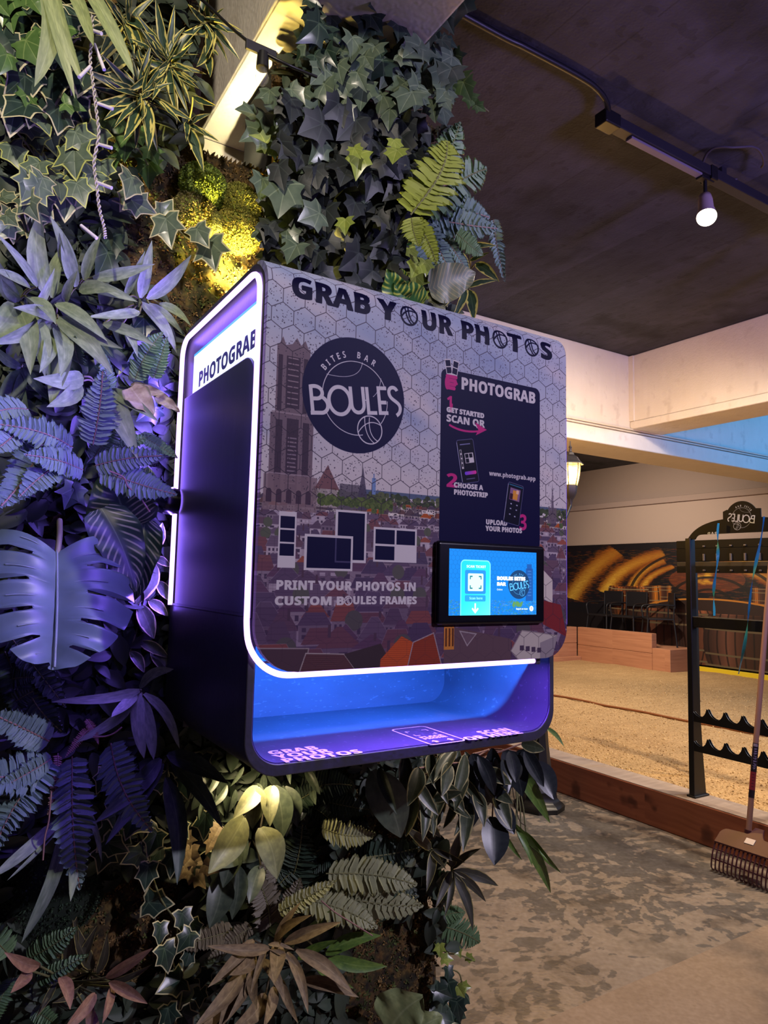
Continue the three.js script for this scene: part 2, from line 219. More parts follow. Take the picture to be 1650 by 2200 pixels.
{ // raised timber stand at the far end of the pit, its step and the yellow board along the mural
  const BX = 9.45, top = PIT + 0.46;
  const zc = onX(1241, 1413, BX).z, z1 = onX(1400, 1360, BX).z, z2 = onX(1440, 1410, BX).z;
  const t = thing('timber_stand', 'pale timber stand with a low step below the barrel mural', 'stand', V((BX + RX) / 2, PIT - 0.1, (zc + z2) / 2));
  const yT = onX(1320, 1354, BX).y, yS = onX(1400, 1392, BX).y;
  for (const [a, b] of [[PIT - 0.1, (yT + PIT) / 2 - 0.03], [(yT + PIT) / 2 - 0.027, yT]]) put('board', local(t, boxUV(rbx(BX, BX + 0.12, a, b, zc, z1, 0.008))), paleTimber, t);
  put('deck', local(t, boxUV(bx(BX + 0.121, RX - 0.141, PIT - 0.1, yS - 0.002, zc, z1 + 0.004))), paleTimber, t);
  put('step', local(t, boxUV(rbx(BX, RX - 0.145, PIT - 0.1, yS, z1 + 0.004, z2, 0.008))), paleTimber, t);
  const e = thing('pit_end_boards', 'pale timber boards closing the far end of the gravel', 'boards', V(7, PIT - 0.1, zc - 0.06));
  const hE = yT - PIT; for (let k = 0; k < 2; k++) put('board', local(e, boxUV(rbx(KX, BX - 0.004, PIT - 0.1 + (k ? 0.1 + hE / 2 + 0.004 : 0), PIT + hE * (k + 1) / 2, zc - 0.16, zc - 0.01, 0.008))), paleTimber, e);
  put('rail', local(e, boxUV(rbx(KX, BX - 0.004, PIT - 0.03, PIT + 0.06, zc, zc + 0.09, 0.01))), paleTimber, e);
  const yl = put('yellow_board', boxUV(rbx(RX - 0.19, RX - 0.135, PIT - 0.05, EYE - 1.268, z2 + 0.01, -3.3, 0.006)), std({ color: 0xe0c62a, roughness: 0.45 })); tag(yl, 'yellow painted board along the foot of the barrel mural', 'board');
  // chairs set out on the stand
  const chairMat = std({ color: 0x17161a, roughness: 0.45 });
  const chair = (p, turn, label) => {
    const c = thing('metal_armchair', label, 'chair', p, 'dark metal armchairs on the timber stand'); c.rotation.y = turn;
    put('seat', rbx(-0.22, 0.22, 0.42, 0.45, -0.21, 0.21, 0.012), chairMat, c);
    for (const x of [-0.21, 0.21]) { for (const z of [-0.2, 0.19]) put('leg', rod(V(x, 0.43, z), V(x * 1.15, 0, z * 1.2), 0.013), chairMat, c); put('arm', tube([V(x, 0.43, 0.19), V(x * 1.1, 0.62, 0.2), V(x * 1.1, 0.66, 0.05), V(x, 0.66, -0.21)], 0.013, 8, 24), chairMat, c); }
    put('backrest', rbx(-0.21, 0.21, 0.60, 0.86, -0.235, -0.21, 0.012), chairMat, c); for (const x of [-0.2, 0.2]) put('back_post', rod(V(x, 0.43, -0.2), V(x, 0.84, -0.22), 0.012), chairMat, c);
  };
  chair(V(BX + 0.42, yS, z1 - 0.2), -2.3, 'dark metal armchair nearest the step, its front leg at the edge');
  chair(V(BX + 0.44, yS, z1 - 0.78), -1.5, 'dark metal armchair second from the step on the stand');
  chair(V(BX + 0.44, yS, z1 - 1.3), -1.6, 'dark metal armchair farthest from the step, beside the booth edge');
}

// ------------------------------------------------------------------ steel, lamps, rack, rake
const blackSteel = std({ color: 0x0d0d10, roughness: 0.42 }), darkSteel = std({ color: 0x1b1a20, roughness: 0.5 }), greySteel = std({ color: 0x55535a, roughness: 0.45, metalness: 0.4 });
const bulbGlow = new THREE.MeshStandardMaterial({ color: 0x221a10, emissive: new THREE.Color(1, 0.86, 0.66), emissiveIntensity: 6 });
{ // conduit and lighting track under the ceiling
  const at = (x, y, h = 0.025) => onY(x, y, CEIL - h), ty = CEIL - 0.075;
  const s = onY(1306, 262, ty), pts = [V(0.2, CEIL - 0.015, at(1012, 42).z), at(1012, 42, 0.015), at(1130, 103, 0.015), at(1240, 162, 0.015), at(1283, 192, 0.02), at(1305, 226, 0.04), V(s.x + 0.02, ty, s.z - 0.02)];
  tag(put('ceiling_conduit', tube(pts, 0.013, 8, 120), blackSteel), 'thin dark conduit bending along the ceiling into the lighting track', 'conduit');
  const t = thing('lighting_track', 'long dark lighting track under the concrete ceiling with spotlights on it', 'track', V(s.x, ty, s.z)), W = 5.25 - s.x;
  put('rail', rbx(0, W, -0.022, 0.03, -0.028, 0.028, 0.004), darkSteel, t); put('end_feed', rbx(-0.05, 0.05, -0.03, 0.035, -0.035, 0.035, 0.008), blackSteel, t); put('hanger', rbx(W * 0.3 - 0.02, W * 0.3 + 0.02, 0.03, 0.075, -0.012, 0.012, 0.003), darkSteel, t); put('hanger', rbx(W * 0.8 - 0.02, W * 0.8 + 0.02, 0.03, 0.075, -0.012, 0.012, 0.003), darkSteel, t);
  put('diffuser_strip', rbx(0.14, 0.72, -0.034, -0.022, -0.018, 0.018, 0.003), std({ color: 0x6e6570, roughness: 0.4 }), t); put('joint_cap', rbx(0.72, 0.77, -0.04, 0.034, -0.036, 0.036, 0.006), blackSteel, t);
  const spot = (label, x, aim, power, color, matCan, glow, drop = 0.12) => {
    const top = V(x, ty - 0.022, s.z), piv = V(x, ty - drop, s.z), dir = aim.clone().sub(piv).normalize(), g = thing('track_spotlight', label, 'spotlight', top);
    put('adapter', local(g, rbx(x - 0.05, x + 0.05, ty - 0.045, ty - 0.022, s.z - 0.02, s.z + 0.02, 0.005)), blackSteel, g); put('stem', local(g, rod(V(x, ty - 0.03, s.z), piv, 0.009)), blackSteel, g);
    const q = new THREE.Quaternion().setFromUnitVectors(V(0, 1, 0), dir);
    const can = new THREE.LatheGeometry([[0, -0.05], [0.028, -0.05], [0.034, -0.02], [0.036, 0.03], [0.046, 0.075], [0.043, 0.075], [0.033, 0.03], [0, 0.028]].map((a) => new THREE.Vector2(...a)), 28); can.applyQuaternion(q); can.translate(piv.x, piv.y, piv.z); put('can', local(g, can), matCan, g);
    const b = new THREE.SphereGeometry(0.047, 24, 16); b.scale(1, 0.85, 1); b.translate(0, 0.085, 0); b.applyQuaternion(q); b.translate(piv.x, piv.y, piv.z);
    if (glow) { put('bulb', local(g, b), bulbGlow, g); const at2 = piv.clone().addScaledVector(dir, 0.15); spotLight(color, power, at2, at2.clone().add(dir), 1.25, 1, 2.5); }
    return g;
  };
  const bulbAt = onX(1498, 465, 3.05);
  spot('glowing track spotlight with a bright round bulb', 3.09, V(2.4, 0.2, -1.4), LIT.trackSpots * 0.4, WARM, std({ color: 0x9a8a88, roughness: 0.5 }), true, ty - bulbAt.y - 0.07);
  spot('dark track spotlight at the right picture edge, turned to the pit', 3.9, V(5.2, 0.3, -3.4), LIT.trackSpots * 0.25, WARM, blackSteel, true, 0.16);
  spot('black track spotlight near the cross beam, turned to the far beam', 4.3, V(4.0, 0.9, -4.2), LIT.trackSpots, WARM, blackSteel, true, 0.16);
  // a slack cable looped under the ceiling by the track
  const lp = []; const c0 = onY(1575, 345, CEIL - 0.03); for (let i = 0; i <= 16; i++) { const a = i / 16 * 5.2 + 0.5; lp.push(V(c0.x + 0.17 * Math.cos(a), CEIL - 0.03 - 0.02 * Math.sin(a * 2) ** 2, c0.z + 0.12 * Math.sin(a))); }
  tag(put('slack_cable', tube(lp, 0.006, 6, 80), std({ color: 0x3a343a, roughness: 0.7 })), 'grey slack cable looped against the ceiling behind the glowing spotlight', 'cable');
}
{ // lamps outside the picture: the pit's ceiling spots, the blue flood, and the spots that face the planted wall
  const lamp = (name, label, p, to, color, power, angle, r = 0.07, rad = 3) => {
    const g = thing(name, label, 'spotlight', p), d = to.clone().sub(p).normalize(), q = new THREE.Quaternion().setFromUnitVectors(V(0, 1, 0), d);
    const can = new THREE.LatheGeometry([[0, -0.12], [r * 0.8, -0.12], [r, -0.08], [r, 0.06], [r * 0.9, 0.06], [r * 0.85, 0.03], [0, 0.025]].map((a) => new THREE.Vector2(...a)), 24); can.applyQuaternion(q); put('can', can, blackSteel, g);
    put('stem', rod(V(0, 0, 0), V(0, CEIL - p.y, 0), 0.012), blackSteel, g);
    const f = new THREE.CylinderGeometry(r * 0.84, r * 0.84, 0.004, 24); f.translate(0, 0.035, 0); f.applyQuaternion(q); put('lens', f, new THREE.MeshStandardMaterial({ color: 0x111111, emissive: color, emissiveIntensity: 4 }), g);
    const at = p.clone().addScaledVector(d, 0.07); spotLight(color, power, at, to, angle, 0.8, rad);
  };
  lamp('pit_spotlight', 'spotlight over the middle of the gravel behind the far beam', V(6.4, CEIL - 0.35, -6.2), V(6.8, 0, -6.4), WARM, LIT.pit, 1.15);
  lamp('pit_spotlight', 'spotlight over the near gravel by the cross beam', V(6.5, CEIL - 0.8, -1.2), V(5.6, 0, -3.0), WARM, LIT.pit * 1.0, 0.8);
  lamp('blue_floodlight', 'blue floodlight in the next bay', V(8.6, CEIL - 0.45, -0.6), V(6.6, EYE + 0.9, -4.2), new THREE.Color(0.08, 0.42, 1), LIT.blueFlood, 0.95, 0.1, 5);
  lamp('wall_spotlight', 'spotlight facing the upper planted wall', V(-0.9, CEIL - 0.25, 1.3), V(0.05, 2.72, -1.6), WARM.clone().lerp(new THREE.Color(1, 1, 0.9), 0.3), LIT.frontSpots * 1.9, 0.40, 0.06, 3);
  lamp('wall_spotlight', 'spotlight facing the lower planted wall', V(2.6, CEIL - 0.25, 2.2), V(0.7, 0.8, -1.5), WARM.clone().lerp(new THREE.Color(0.72, 0.68, 1), 0.8), LIT.frontSpots * 2.15, 0.7, 0.06, 3);
  lamp('violet_floodlight', 'violet floodlight turned up to the ceiling', V(2.6, CEIL - 1.5, 1.6), V(3.2, CEIL, -1.3), new THREE.Color(0.42, 0.32, 1), LIT.violetWash, 1.0, 0.3, 16);
  lamp('pit_spotlight', 'spotlight over the far gravel, turned to the barrel mural', V(7.2, CEIL - 0.4, -7.0), V(10.2, 1.3, -7.6), WARM, LIT.mural, 1.0);
}
{ // lamp post with two lanterns
  const cx = 3.46, cz = -3.55, g = thing('lamp_post', 'black street lamp post with a lit lantern, standing behind the booth', 'lamp post', V(cx, 0, cz));
  const oct = (pr, n = 8) => { const l = new THREE.LatheGeometry(pr.map((a) => new THREE.Vector2(...a)), n); const c = toCreasedNormals(l.toNonIndexed(), 0.6); return c; };
  const bp = [[0, 0], [0.165, 0], [0.168, 0.03], [0.155, 0.045], [0.135, 0.055], [0.118, 0.075], [0.112, 0.11], [0.118, 0.125], [0.112, 0.14], [0.095, 0.16], [0.085, 0.22], [0.062, 0.42], [0.05, 0.6], [0.055, 0.62], [0.055, 0.64], [0.04, 0.66], [0.036, 0.7]];
  put('base', oct(bp), blackSteel, g); put('shaft', oct([[0.034, 0.68], [0.028, 1.95], [0.04, 1.97], [0.04, 2.0], [0.028, 2.02], [0.02, 2.12], [0, 2.14]], 16), blackSteel, g);
  const glass = new THREE.MeshPhysicalMaterial({ color: 0xfff0c8, transmission: 0.92, roughness: 0.12, thickness: 0, ior: 1.45, side: THREE.DoubleSide });
  for (const s of [1, -1]) {
    const lx = 0.305 * s, y0 = 2.06, lan = new THREE.Group(); lan.name = 'lantern'; lan.position.set(lx, y0, 0); g.add(lan);
    put('arm', tube([V(0.02 * s, 1.84, 0), V(0.1 * s, 1.8, 0), V(0.19 * s, 1.86, 0), V(0.26 * s, 1.97, 0), V(0.302 * s, 2.05, 0)], 0.013, 10, 40), blackSteel, g);
    put('holder', oct([[0.006, -0.03], [0.012, 0.0], [0.018, 0.03], [0.032, 0.05], [0.045, 0.08], [0.052, 0.125], [0.05, 0.135], [0, 0.13]], 6), darkSteel, lan);
    put('glass_shade', oct([[0.049, 0.135], [0.064, 0.19], [0.072, 0.25], [0.072, 0.29]], 6), glass, lan);
    for (let k = 0; k < 6; k++) { const a = k / 6 * Math.PI * 2, c = Math.sin(a), d = Math.cos(a); put('rib', tube([V(c * 0.05, 0.13, d * 0.05), V(c * 0.065, 0.19, d * 0.065), V(c * 0.073, 0.25, d * 0.073), V(c * 0.073, 0.295, d * 0.073)], 0.0035, 5, 10), blackSteel, lan); }
    put('cap', oct([[0.098, 0.285], [0.096, 0.293], [0.075, 0.31], [0.055, 0.34], [0.03, 0.355], [0.026, 0.37], [0.012, 0.38], [0.008, 0.4], [0.013, 0.41], [0.004, 0.425], [0.003, 0.455], [0, 0.46]], 6), darkSteel, lan);
    const b = new THREE.SphereGeometry(0.03, 16, 12); b.scale(1, 1.25, 1); b.translate(0, 0.215, 0); put('lantern_bulb', b, new THREE.MeshStandardMaterial({ color: 0x201408, emissive: new THREE.Color(1, 0.62, 0.2), emissiveIntensity: 9 }), lan);
    pointLight(new THREE.Color(1, 0.6, 0.2), LIT.lantern, V(cx + lx, y0 + 0.215, cz), 1.5);
  }
}
function logoStrokes(g, S, X, Y, ink) {                 // the round logo; S = pixels per metre, X and Y map metres on the panel
  const L = (w, pts) => { g.lineWidth = w * S; g.beginPath(); pts.forEach((p, i) => i ? g.lineTo(X(p[0]), Y(p[1])) : g.moveTo(X(p[0]), Y(p[1]))); g.stroke(); };
  const A = (w, cx, cy, r, a0, a1, ry = r, rot = 0) => { g.lineWidth = w * S; g.beginPath(); g.ellipse(X(cx), Y(cy), Math.abs(r * S), Math.abs(ry * S), rot, a0, a1); g.stroke(); };
  g.strokeStyle = ink; g.lineCap = 'butt'; g.lineJoin = 'miter';
  A(0.0016, 0, 0, 0.067, Math.PI * 1.02, Math.PI * 1.86); A(0.0016, 0, 0, 0.067, Math.PI * -0.02, Math.PI * 0.2); A(0.0016, 0, 0, 0.067, Math.PI * 0.42, Math.PI * 0.83);
  g.lineWidth = 0.0011 * S; g.beginPath(); g.moveTo(X(-0.06), Y(-0.034)); g.quadraticCurveTo(X(0.008), Y(-0.03), X(0.012), Y(-0.068)); g.stroke();
  g.beginPath(); g.moveTo(X(0.052), Y(-0.045)); g.quadraticCurveTo(X(0.05), Y(-0.02), X(0.036), Y(-0.008)); g.stroke();
  // BOULES, rising to the right
  g.save(); g.translate(X(0), Y(0)); g.rotate(-0.135); const m = (x, y) => [(x - 0.004) * 0.95 * S, y * S], w = 0.0070 * S, P = (fn) => { g.lineWidth = w; g.beginPath(); fn(); g.stroke(); };
  P(() => { g.moveTo(...m(-0.089, 0.027)); g.lineTo(...m(-0.089, -0.019)); g.bezierCurveTo(...m(-0.062, -0.024), ...m(-0.060, 0.001), ...m(-0.078, 0.002)); g.lineTo(...m(-0.086, 0.002)); g.moveTo(...m(-0.072, -0.003)); g.bezierCurveTo(...m(-0.048, 0.006), ...m(-0.056, 0.028), ...m(-0.072, 0.027)); g.lineTo(...m(-0.0935, 0.027)); });
  g.lineWidth = w; g.beginPath(); g.ellipse(...m(-0.031, 0.005), 0.0215 * S, 0.0245 * S, 0, 0, 7); g.stroke();
  P(() => { g.moveTo(...m(-0.006, -0.021)); g.lineTo(...m(-0.006, 0.011)); g.bezierCurveTo(...m(-0.006, 0.031), ...m(0.021, 0.031), ...m(0.021, 0.011)); g.lineTo(...m(0.021, -0.021)); });
  P(() => { g.moveTo(...m(0.030, -0.021)); g.lineTo(...m(0.030, 0.0265)); g.lineTo(...m(0.049, 0.0265)); });
  P(() => { g.moveTo(...m(0.0745, -0.0195)); g.lineTo(...m(0.056, -0.0195)); g.lineTo(...m(0.056, 0.0265)); g.lineTo(...m(0.0745, 0.0265)); g.moveTo(...m(0.056, 0.007)); g.lineTo(...m(0.072, 0.007)); });
  P(() => { g.moveTo(...m(0.099, -0.015)); g.bezierCurveTo(...m(0.094, -0.026), ...m(0.078, -0.022), ...m(0.080, -0.010)); g.bezierCurveTo(...m(0.082, 0.004), ...m(0.104, 0.004), ...m(0.103, 0.018)); g.bezierCurveTo(...m(0.102, 0.026), ...m(0.097, 0.029), ...m(0.093, 0.031)); });
  g.lineWidth = 0.002 * S; g.beginPath(); g.moveTo(...m(-0.012, 0.012)); g.lineTo(...m(-0.004, 0.012)); g.moveTo(...m(0.02, 0.004)); g.lineTo(...m(0.03, 0.003)); g.stroke(); g.restore();
  ballStrokes(g, S, X(0.031), Y(0.054), 0.0255, 0.0017);
  g.fillStyle = ink; g.textAlign = 'center'; g.textBaseline = 'middle'; g.font = `bold ${0.0165 * S}px sans-serif`;
  [...'BITES'].forEach((c, i) => { const a = -2.53 + i * 0.157; g.save(); g.translate(X(0.08 * Math.cos(a)), Y(0.08 * Math.sin(a))); g.rotate(a + Math.PI / 2); g.scale(0.8, 1); g.fillText(c, 0, 0); g.restore(); });
  [...'BAR'].forEach((c, i) => { const a = -1.52 + i * 0.205; g.save(); g.translate(X(0.08 * Math.cos(a)), Y(0.08 * Math.sin(a))); g.rotate(a + Math.PI / 2); g.scale(0.8, 1); g.fillText(c, 0, 0); g.restore(); });
}
function ballStrokes(g, S, x, y, r, w, rot = 0) {
  g.save(); g.translate(x, y); g.rotate(rot); const R = r * S; g.lineWidth = w * S * 1.3; g.beginPath(); g.ellipse(0, 0, R, R, 0, 0, 7); g.stroke(); g.lineWidth = w * S;
  g.beginPath(); g.moveTo(-R * 0.95, R * 0.3); g.quadraticCurveTo(-R * 0.2, -R * 0.9, R * 0.86, -R * 0.45); g.stroke();
  for (const k of [0, 0.3]) { g.beginPath(); g.moveTo(R * (-0.45 + k * 1.3), -R * 0.9); g.quadraticCurveTo(R * (-0.45 + k), R * 0.45, R * (0.4 + k), R * (0.92 - k * 0.6)); g.stroke(); }
  g.restore();
}
function fit(g, text, x0, x1, top, bottom, weight = 'bold', extra = 0) {   // text stretched into a box, cap height from top to bottom
  const size = (bottom - top) / 0.729; g.font = `${weight} ${size}px sans-serif`; g.textAlign = 'left'; g.textBaseline = 'alphabetic';
  const w = g.measureText(text).width; g.save(); g.translate(x0, bottom); g.scale((x1 - x0) / w, 1); g.fillText(text, 0, 0); if (extra) { g.lineJoin = 'round'; g.lineWidth = extra; g.strokeStyle = g.fillStyle; g.strokeText(text, 0, 0); } g.restore();
}
{ // boule rack standing on the sleeper, seen from behind
  const X = 3.93, z0 = -2.715, z1 = -2.035, zc = -2.372, Yt = EYE + 0.285;
  const g = thing('boule_rack', 'black steel boule rack with a logo sign on top, standing on the sleeper', 'rack', V(X, KTOP, zc));
  for (const z of [z0, z1]) {
    const s = new THREE.Shape(); s.moveTo(-0.03, 0); s.lineTo(0.085, 0); s.lineTo(0.06, 0.25); s.lineTo(0.025, 0.75); s.lineTo(0.022, Yt - KTOP); s.lineTo(-0.022, Yt - KTOP); s.lineTo(-0.024, 0.7); s.closePath();
    const e = new THREE.ExtrudeGeometry(s, { depth: 0.03, bevelEnabled: true, bevelSize: 0.003, bevelThickness: 0.003, bevelSegments: 1 }); e.translate(0, 0, z - zc - 0.015); put('post', e, blackSteel, g);
    put('foot', rbx(-0.04, 0.1, 0, 0.012, z - zc - 0.03, z - zc + 0.03, 0.003), blackSteel, g);
  }
  const yb = (y) => EYE + y - KTOP;
  put('cross_bar', rbx(-0.018, 0.03, yb(-0.258), yb(-0.193), z0 - zc, z1 - zc, 0.004), blackSteel, g);
  for (const y of [-0.823, -0.997]) for (const dx of [-0.022, -0.004]) {   // scalloped rests, each of two plates
    const s = new THREE.Shape(), a = z0 - zc, b = z1 - zc, p = 0.109; s.moveTo(a, 0); s.lineTo(a, 0.085); let z = a + 0.006;
    for (let k = 0; k < 6; k++, z += p) { s.quadraticCurveTo(z + p * 0.18, 0.036, z + p * 0.5, 0.034); s.quadraticCurveTo(z + p * 0.8, 0.036, z + p * 0.9, 0.086); if (k < 5) s.lineTo(z + p, 0.082); }
    s.lineTo(b, 0.085); s.lineTo(b, 0); s.closePath();
    const e = new THREE.ExtrudeGeometry(s, { depth: 0.004, bevelEnabled: false, curveSegments: 8 }); e.rotateY(-Math.PI / 2); e.translate(dx, yb(y), 0); put('scalloped_rest', e, blackSteel, g);
  }
  // sign: an arch with the logo disc, printed on its other face, seen here mirrored as cut-out lettering
  const signTex = canvasTex(1024, 448, (c, w, h) => {
    c.fillStyle = '#090c0c'; c.fillRect(0, 0, w, h); const S = w / 0.72, X2 = (x) => w / 2 + x * S, Y2 = (y) => h * 0.45 + y * S; c.translate(w, 0); c.scale(-1, 1);
    logoStrokes(c, S * 0.88, (x) => X2(0) + x * S * 0.88, (y) => Y2(0) + y * S * 0.88, '#c9d2d4'); c.fillStyle = '#090c0c'; c.fillRect(0, 0, w, 44);
    c.fillStyle = '#c9d2d4'; fit(c, 'BITES', X2(-0.265), X2(-0.165), Y2(0.075), Y2(0.1)); fit(c, 'BAR', X2(0.15), X2(0.22), Y2(0.075), Y2(0.1));
  }, { repeat: false });
  const s = new THREE.Shape(), a = z0 - zc - 0.01, b = z1 - zc + 0.01; s.moveTo(a, 0); s.quadraticCurveTo(a + 0.06, 0.095, -0.115, 0.11); s.lineTo(-0.115, 0.155); s.lineTo(-0.09, 0.165); s.absarc(0, 0.112, 0.098, Math.PI * 0.83, Math.PI * 0.17, true); s.lineTo(0.115, 0.16); s.lineTo(0.115, 0.11); s.quadraticCurveTo(b - 0.06, 0.095, b, 0); s.lineTo(b - 0.05, -0.005); s.quadraticCurveTo(b - 0.06, 0.022, b - 0.09, 0.024); s.lineTo(a + 0.09, 0.024); s.quadraticCurveTo(a + 0.06, 0.022, a + 0.05, -0.005); s.closePath();
  const e = new THREE.ExtrudeGeometry(s, { depth: 0.008, bevelEnabled: false, curveSegments: 20 }), up = e.attributes.position, uv = e.attributes.uv;
  for (let i = 0; i < up.count; i++) uv.setXY(i, up.getX(i) / 0.72 + 0.5, (up.getY(i) - 0.112 + 0.55 * 0.315) / 0.315);
  e.rotateY(-Math.PI / 2); e.translate(0, Yt - KTOP, 0); const sg = put('logo_sign', e, new THREE.MeshPhysicalMaterial({ map: signTex, roughness: 0.6, specularIntensity: 0.35, side: THREE.DoubleSide }), g); sg.userData.label = 'arched sign with a round logo and mirrored lettering BOULES';
  // hook board on the far side
  const hookSteel = new THREE.MeshPhysicalMaterial({ color: 0x06070a, roughness: 0.6, specularIntensity: 0.3 });
  const hb = thing('hook_board', 'dark rail board with rows of small steel hooks behind the boule rack', 'board', V(4.5, EYE + 0.2, -2.6));
  const q0 = onX(1453, 1166, 4.5), q1 = onX(1453, 1206, 4.5), zz = q0.z, ze = zz + 1.3; const yy = (p) => onX(1520, p, 4.5).y;
  for (const [a2, b2, m] of [[1160, 1178, hookSteel], [1178, 1206, hookSteel], [1207, 1217, darkSteel], [1217, 1231, hookSteel]]) put('rail', local(hb, rbx(4.5, 4.53, yy(b2), yy(a2), zz, ze, 0.003)), m, hb);
  for (let k = 0; k < 12; k++) { const z = zz + 0.12 + k * 0.1; put('hook', local(hb, rbx(4.488, 4.5, yy(1205), yy(1190), z - 0.006, z + 0.006, 0.002)), greySteel, hb); for (const p of [1172, 1224]) put('stud', local(hb, rbx(4.49, 4.5, yy(p + 3), yy(p), z - 0.008, z + 0.008, 0.002)), greySteel, hb); }
  for (const z of [zz + 0.1, ze - 0.1]) put('upright', local(hb, rbx(4.53, 4.57, PIT - 0.02, yy(1162), z - 0.02, z + 0.02, 0.004)), blackSteel, hb);
  // ribbons tied on the sign
  const rib = (label, px, py, len, sd) => {
    const p = onX(px, py, X - 0.035), n = 30, w = 0.009, pos = [], idx = [], R = rng(sd), f = [R() * 6, R() * 6];
    for (let i = 0; i <= n; i++) { const t = i / n, tw = 1.8 * Math.sin(t * 7 + f[0]), ox = -0.004 - 0.012 * Math.sin(t * 5 + f[1]) * t, oz = 0.008 * Math.sin(t * 9 + f[0]) - 0.02 * t * sd % 1; for (const s2 of [-1, 1]) pos.push(ox + s2 * w * Math.sin(tw), -t * len, oz + s2 * w * Math.cos(tw)); if (i < n) { const k = i * 2; idx.push(k, k + 1, k + 2, k + 1, k + 3, k + 2); } }
    const ge = new THREE.BufferGeometry(); ge.setAttribute('position', new THREE.Float32BufferAttribute(pos, 3)); ge.setIndex(idx); ge.computeVertexNormals(); tag(put('ribbon', ge, std({ color: 0x2f8fb0, roughness: 0.35 }), scene, p), label, 'ribbon');
  };
  rib('shorter blue satin ribbon hanging from the rack sign, left one', 1547, 1124, onX(1547, 1124, X).y - onX(1549, 1322, X).y, 3);
  rib('longer blue satin ribbon hanging beside the rack sign, right one', 1640, 1110, onX(1638, 1110, X).y - onX(1630, 1450, X).y, 8);
}
{ // leaf rake leaning on the rack
  const a = onX(1608, 1788, 3.66), b = onX(1646, 1330, 3.86), d = b.clone().sub(a).normalize(), top = a.clone().addScaledVector(d, 1.55);
  const g = thing('leaf_rake', 'wooden handled rake with a brown plastic fan head, leaning against the rack', 'rake', V(3.6, 0, -2.2));
  put('handle', local(g, rod(a.clone().addScaledVector(d, -0.03), top, 0.014, 0.014, 14)), std({ color: 0xa37d72, roughness: 0.5, bumpMap: paleTimberMap, bumpScale: 0.001 }), g);
  const st = canvasTex(64, 512, (c, w, h) => { c.fillStyle = '#241c2c'; c.fillRect(0, 0, w, h); c.fillStyle = '#9a8fa8'; c.fillRect(6, 6, 50, 26); c.fillStyle = '#8e2f3c'; c.fillRect(0, 270, w, 170); const R = rng(3); c.strokeStyle = '#8d86b8'; c.lineWidth = 5; for (let k = 0; k < 9; k++) { c.beginPath(); c.moveTo(14 + R() * 8, 52 + k * 23); c.lineTo(46 + R() * 8, 46 + k * 23 + R() * 14); c.lineTo(20 + R() * 20, 62 + k * 23); c.stroke(); } c.fillStyle = '#5b2630'; for (let k = 0; k < 5; k++) c.fillRect(20, 290 + k * 28, 26, 10); });
  st.repeat.set(3, 1); const l0 = a.clone().addScaledVector(d, 0.175), l1 = a.clone().addScaledVector(d, 0.455); put('handle_label', local(g, rod(l0, l1, 0.0148, 0.0148, 16)), std({ map: st, roughness: 0.4 }), g);
  // head: an arched rim plate, then tines down to the floor
  const plastic = std({ color: 0x4a2530, roughness: 0.4 }), L = onY(1530, 1868, 0.01), Rr = onY(1676, 1926, 0.01), n = 17, span = Rr.clone().sub(L), upL = V(L.x + 0.05, 0.155, L.z - 0.005), upR = V(Rr.x + 0.05, 0.165, Rr.z);
  const sh = [], W = span.length(); const s = new THREE.Shape(); s.moveTo(-W * 0.5, -0.02); s.lineTo(-W * 0.5, 0.045); s.quadraticCurveTo(-W * 0.47, 0.075, -W * 0.4, 0.075); s.lineTo(-W * 0.14, 0.082); s.quadraticCurveTo(-0.03, 0.09, -0.022, 0.13); s.lineTo(0.022, 0.13); s.quadraticCurveTo(0.03, 0.09, W * 0.14, 0.07); s.lineTo(W * 0.4, 0.06); s.quadraticCurveTo(W * 0.47, 0.055, W * 0.5, 0.03); s.lineTo(W * 0.5, -0.02); s.closePath();
  const e = new THREE.ExtrudeGeometry(s, { depth: 0.006, bevelEnabled: true, bevelSize: 0.003, bevelThickness: 0.003, bevelSegments: 1, curveSegments: 8 });
  const mid = upL.clone().add(upR).multiplyScalar(0.5), ux = upR.clone().sub(upL).normalize(), uy = a.clone().sub(mid).normalize(), uz = ux.clone().cross(uy).normalize(); uy.copy(uz.clone().cross(ux)); const M = new THREE.Matrix4().makeBasis(ux, uy, uz).setPosition(mid); e.applyMatrix4(M); put('rim_plate', local(g, e), plastic, g);
  put('socket', local(g, rod(a.clone().addScaledVector(d, -0.09), a.clone().addScaledVector(d, 0.012), 0.021, 0.019, 14)), plastic, g);
  const sk = rbx(-0.034, 0.016, 0.022, 0.056, 0.008, 0.0125, 0.001); sk.applyMatrix4(M); put('sticker', local(g, sk), std({ color: 0xcfc4c4, roughness: 0.4 }), g);
  for (let i = 0; i < n; i++) { const t = i / (n - 1), u = upL.clone().lerp(upR, t), lo = L.clone().lerp(Rr, t); put('tine', local(g, tube([u.clone().add(V(0, 0.0, 0)), u.clone().lerp(lo, 0.5).add(V(-0.014, 0.01, 0)), lo.clone().add(V(-0.006, 0.012, 0)), lo.clone().add(V(0.02, -0.004, 0))], 0.0042, 5, 10)), plastic, g); }
  for (const k of [0.3, 0.62]) { const c0 = upL.clone().lerp(L, k).add(V(-0.01, 0, 0)), c1 = upR.clone().lerp(Rr, k).add(V(-0.01, 0, 0)); put('cross_rib', local(g, rod(c0, c1, 0.004)), plastic, g); }
}

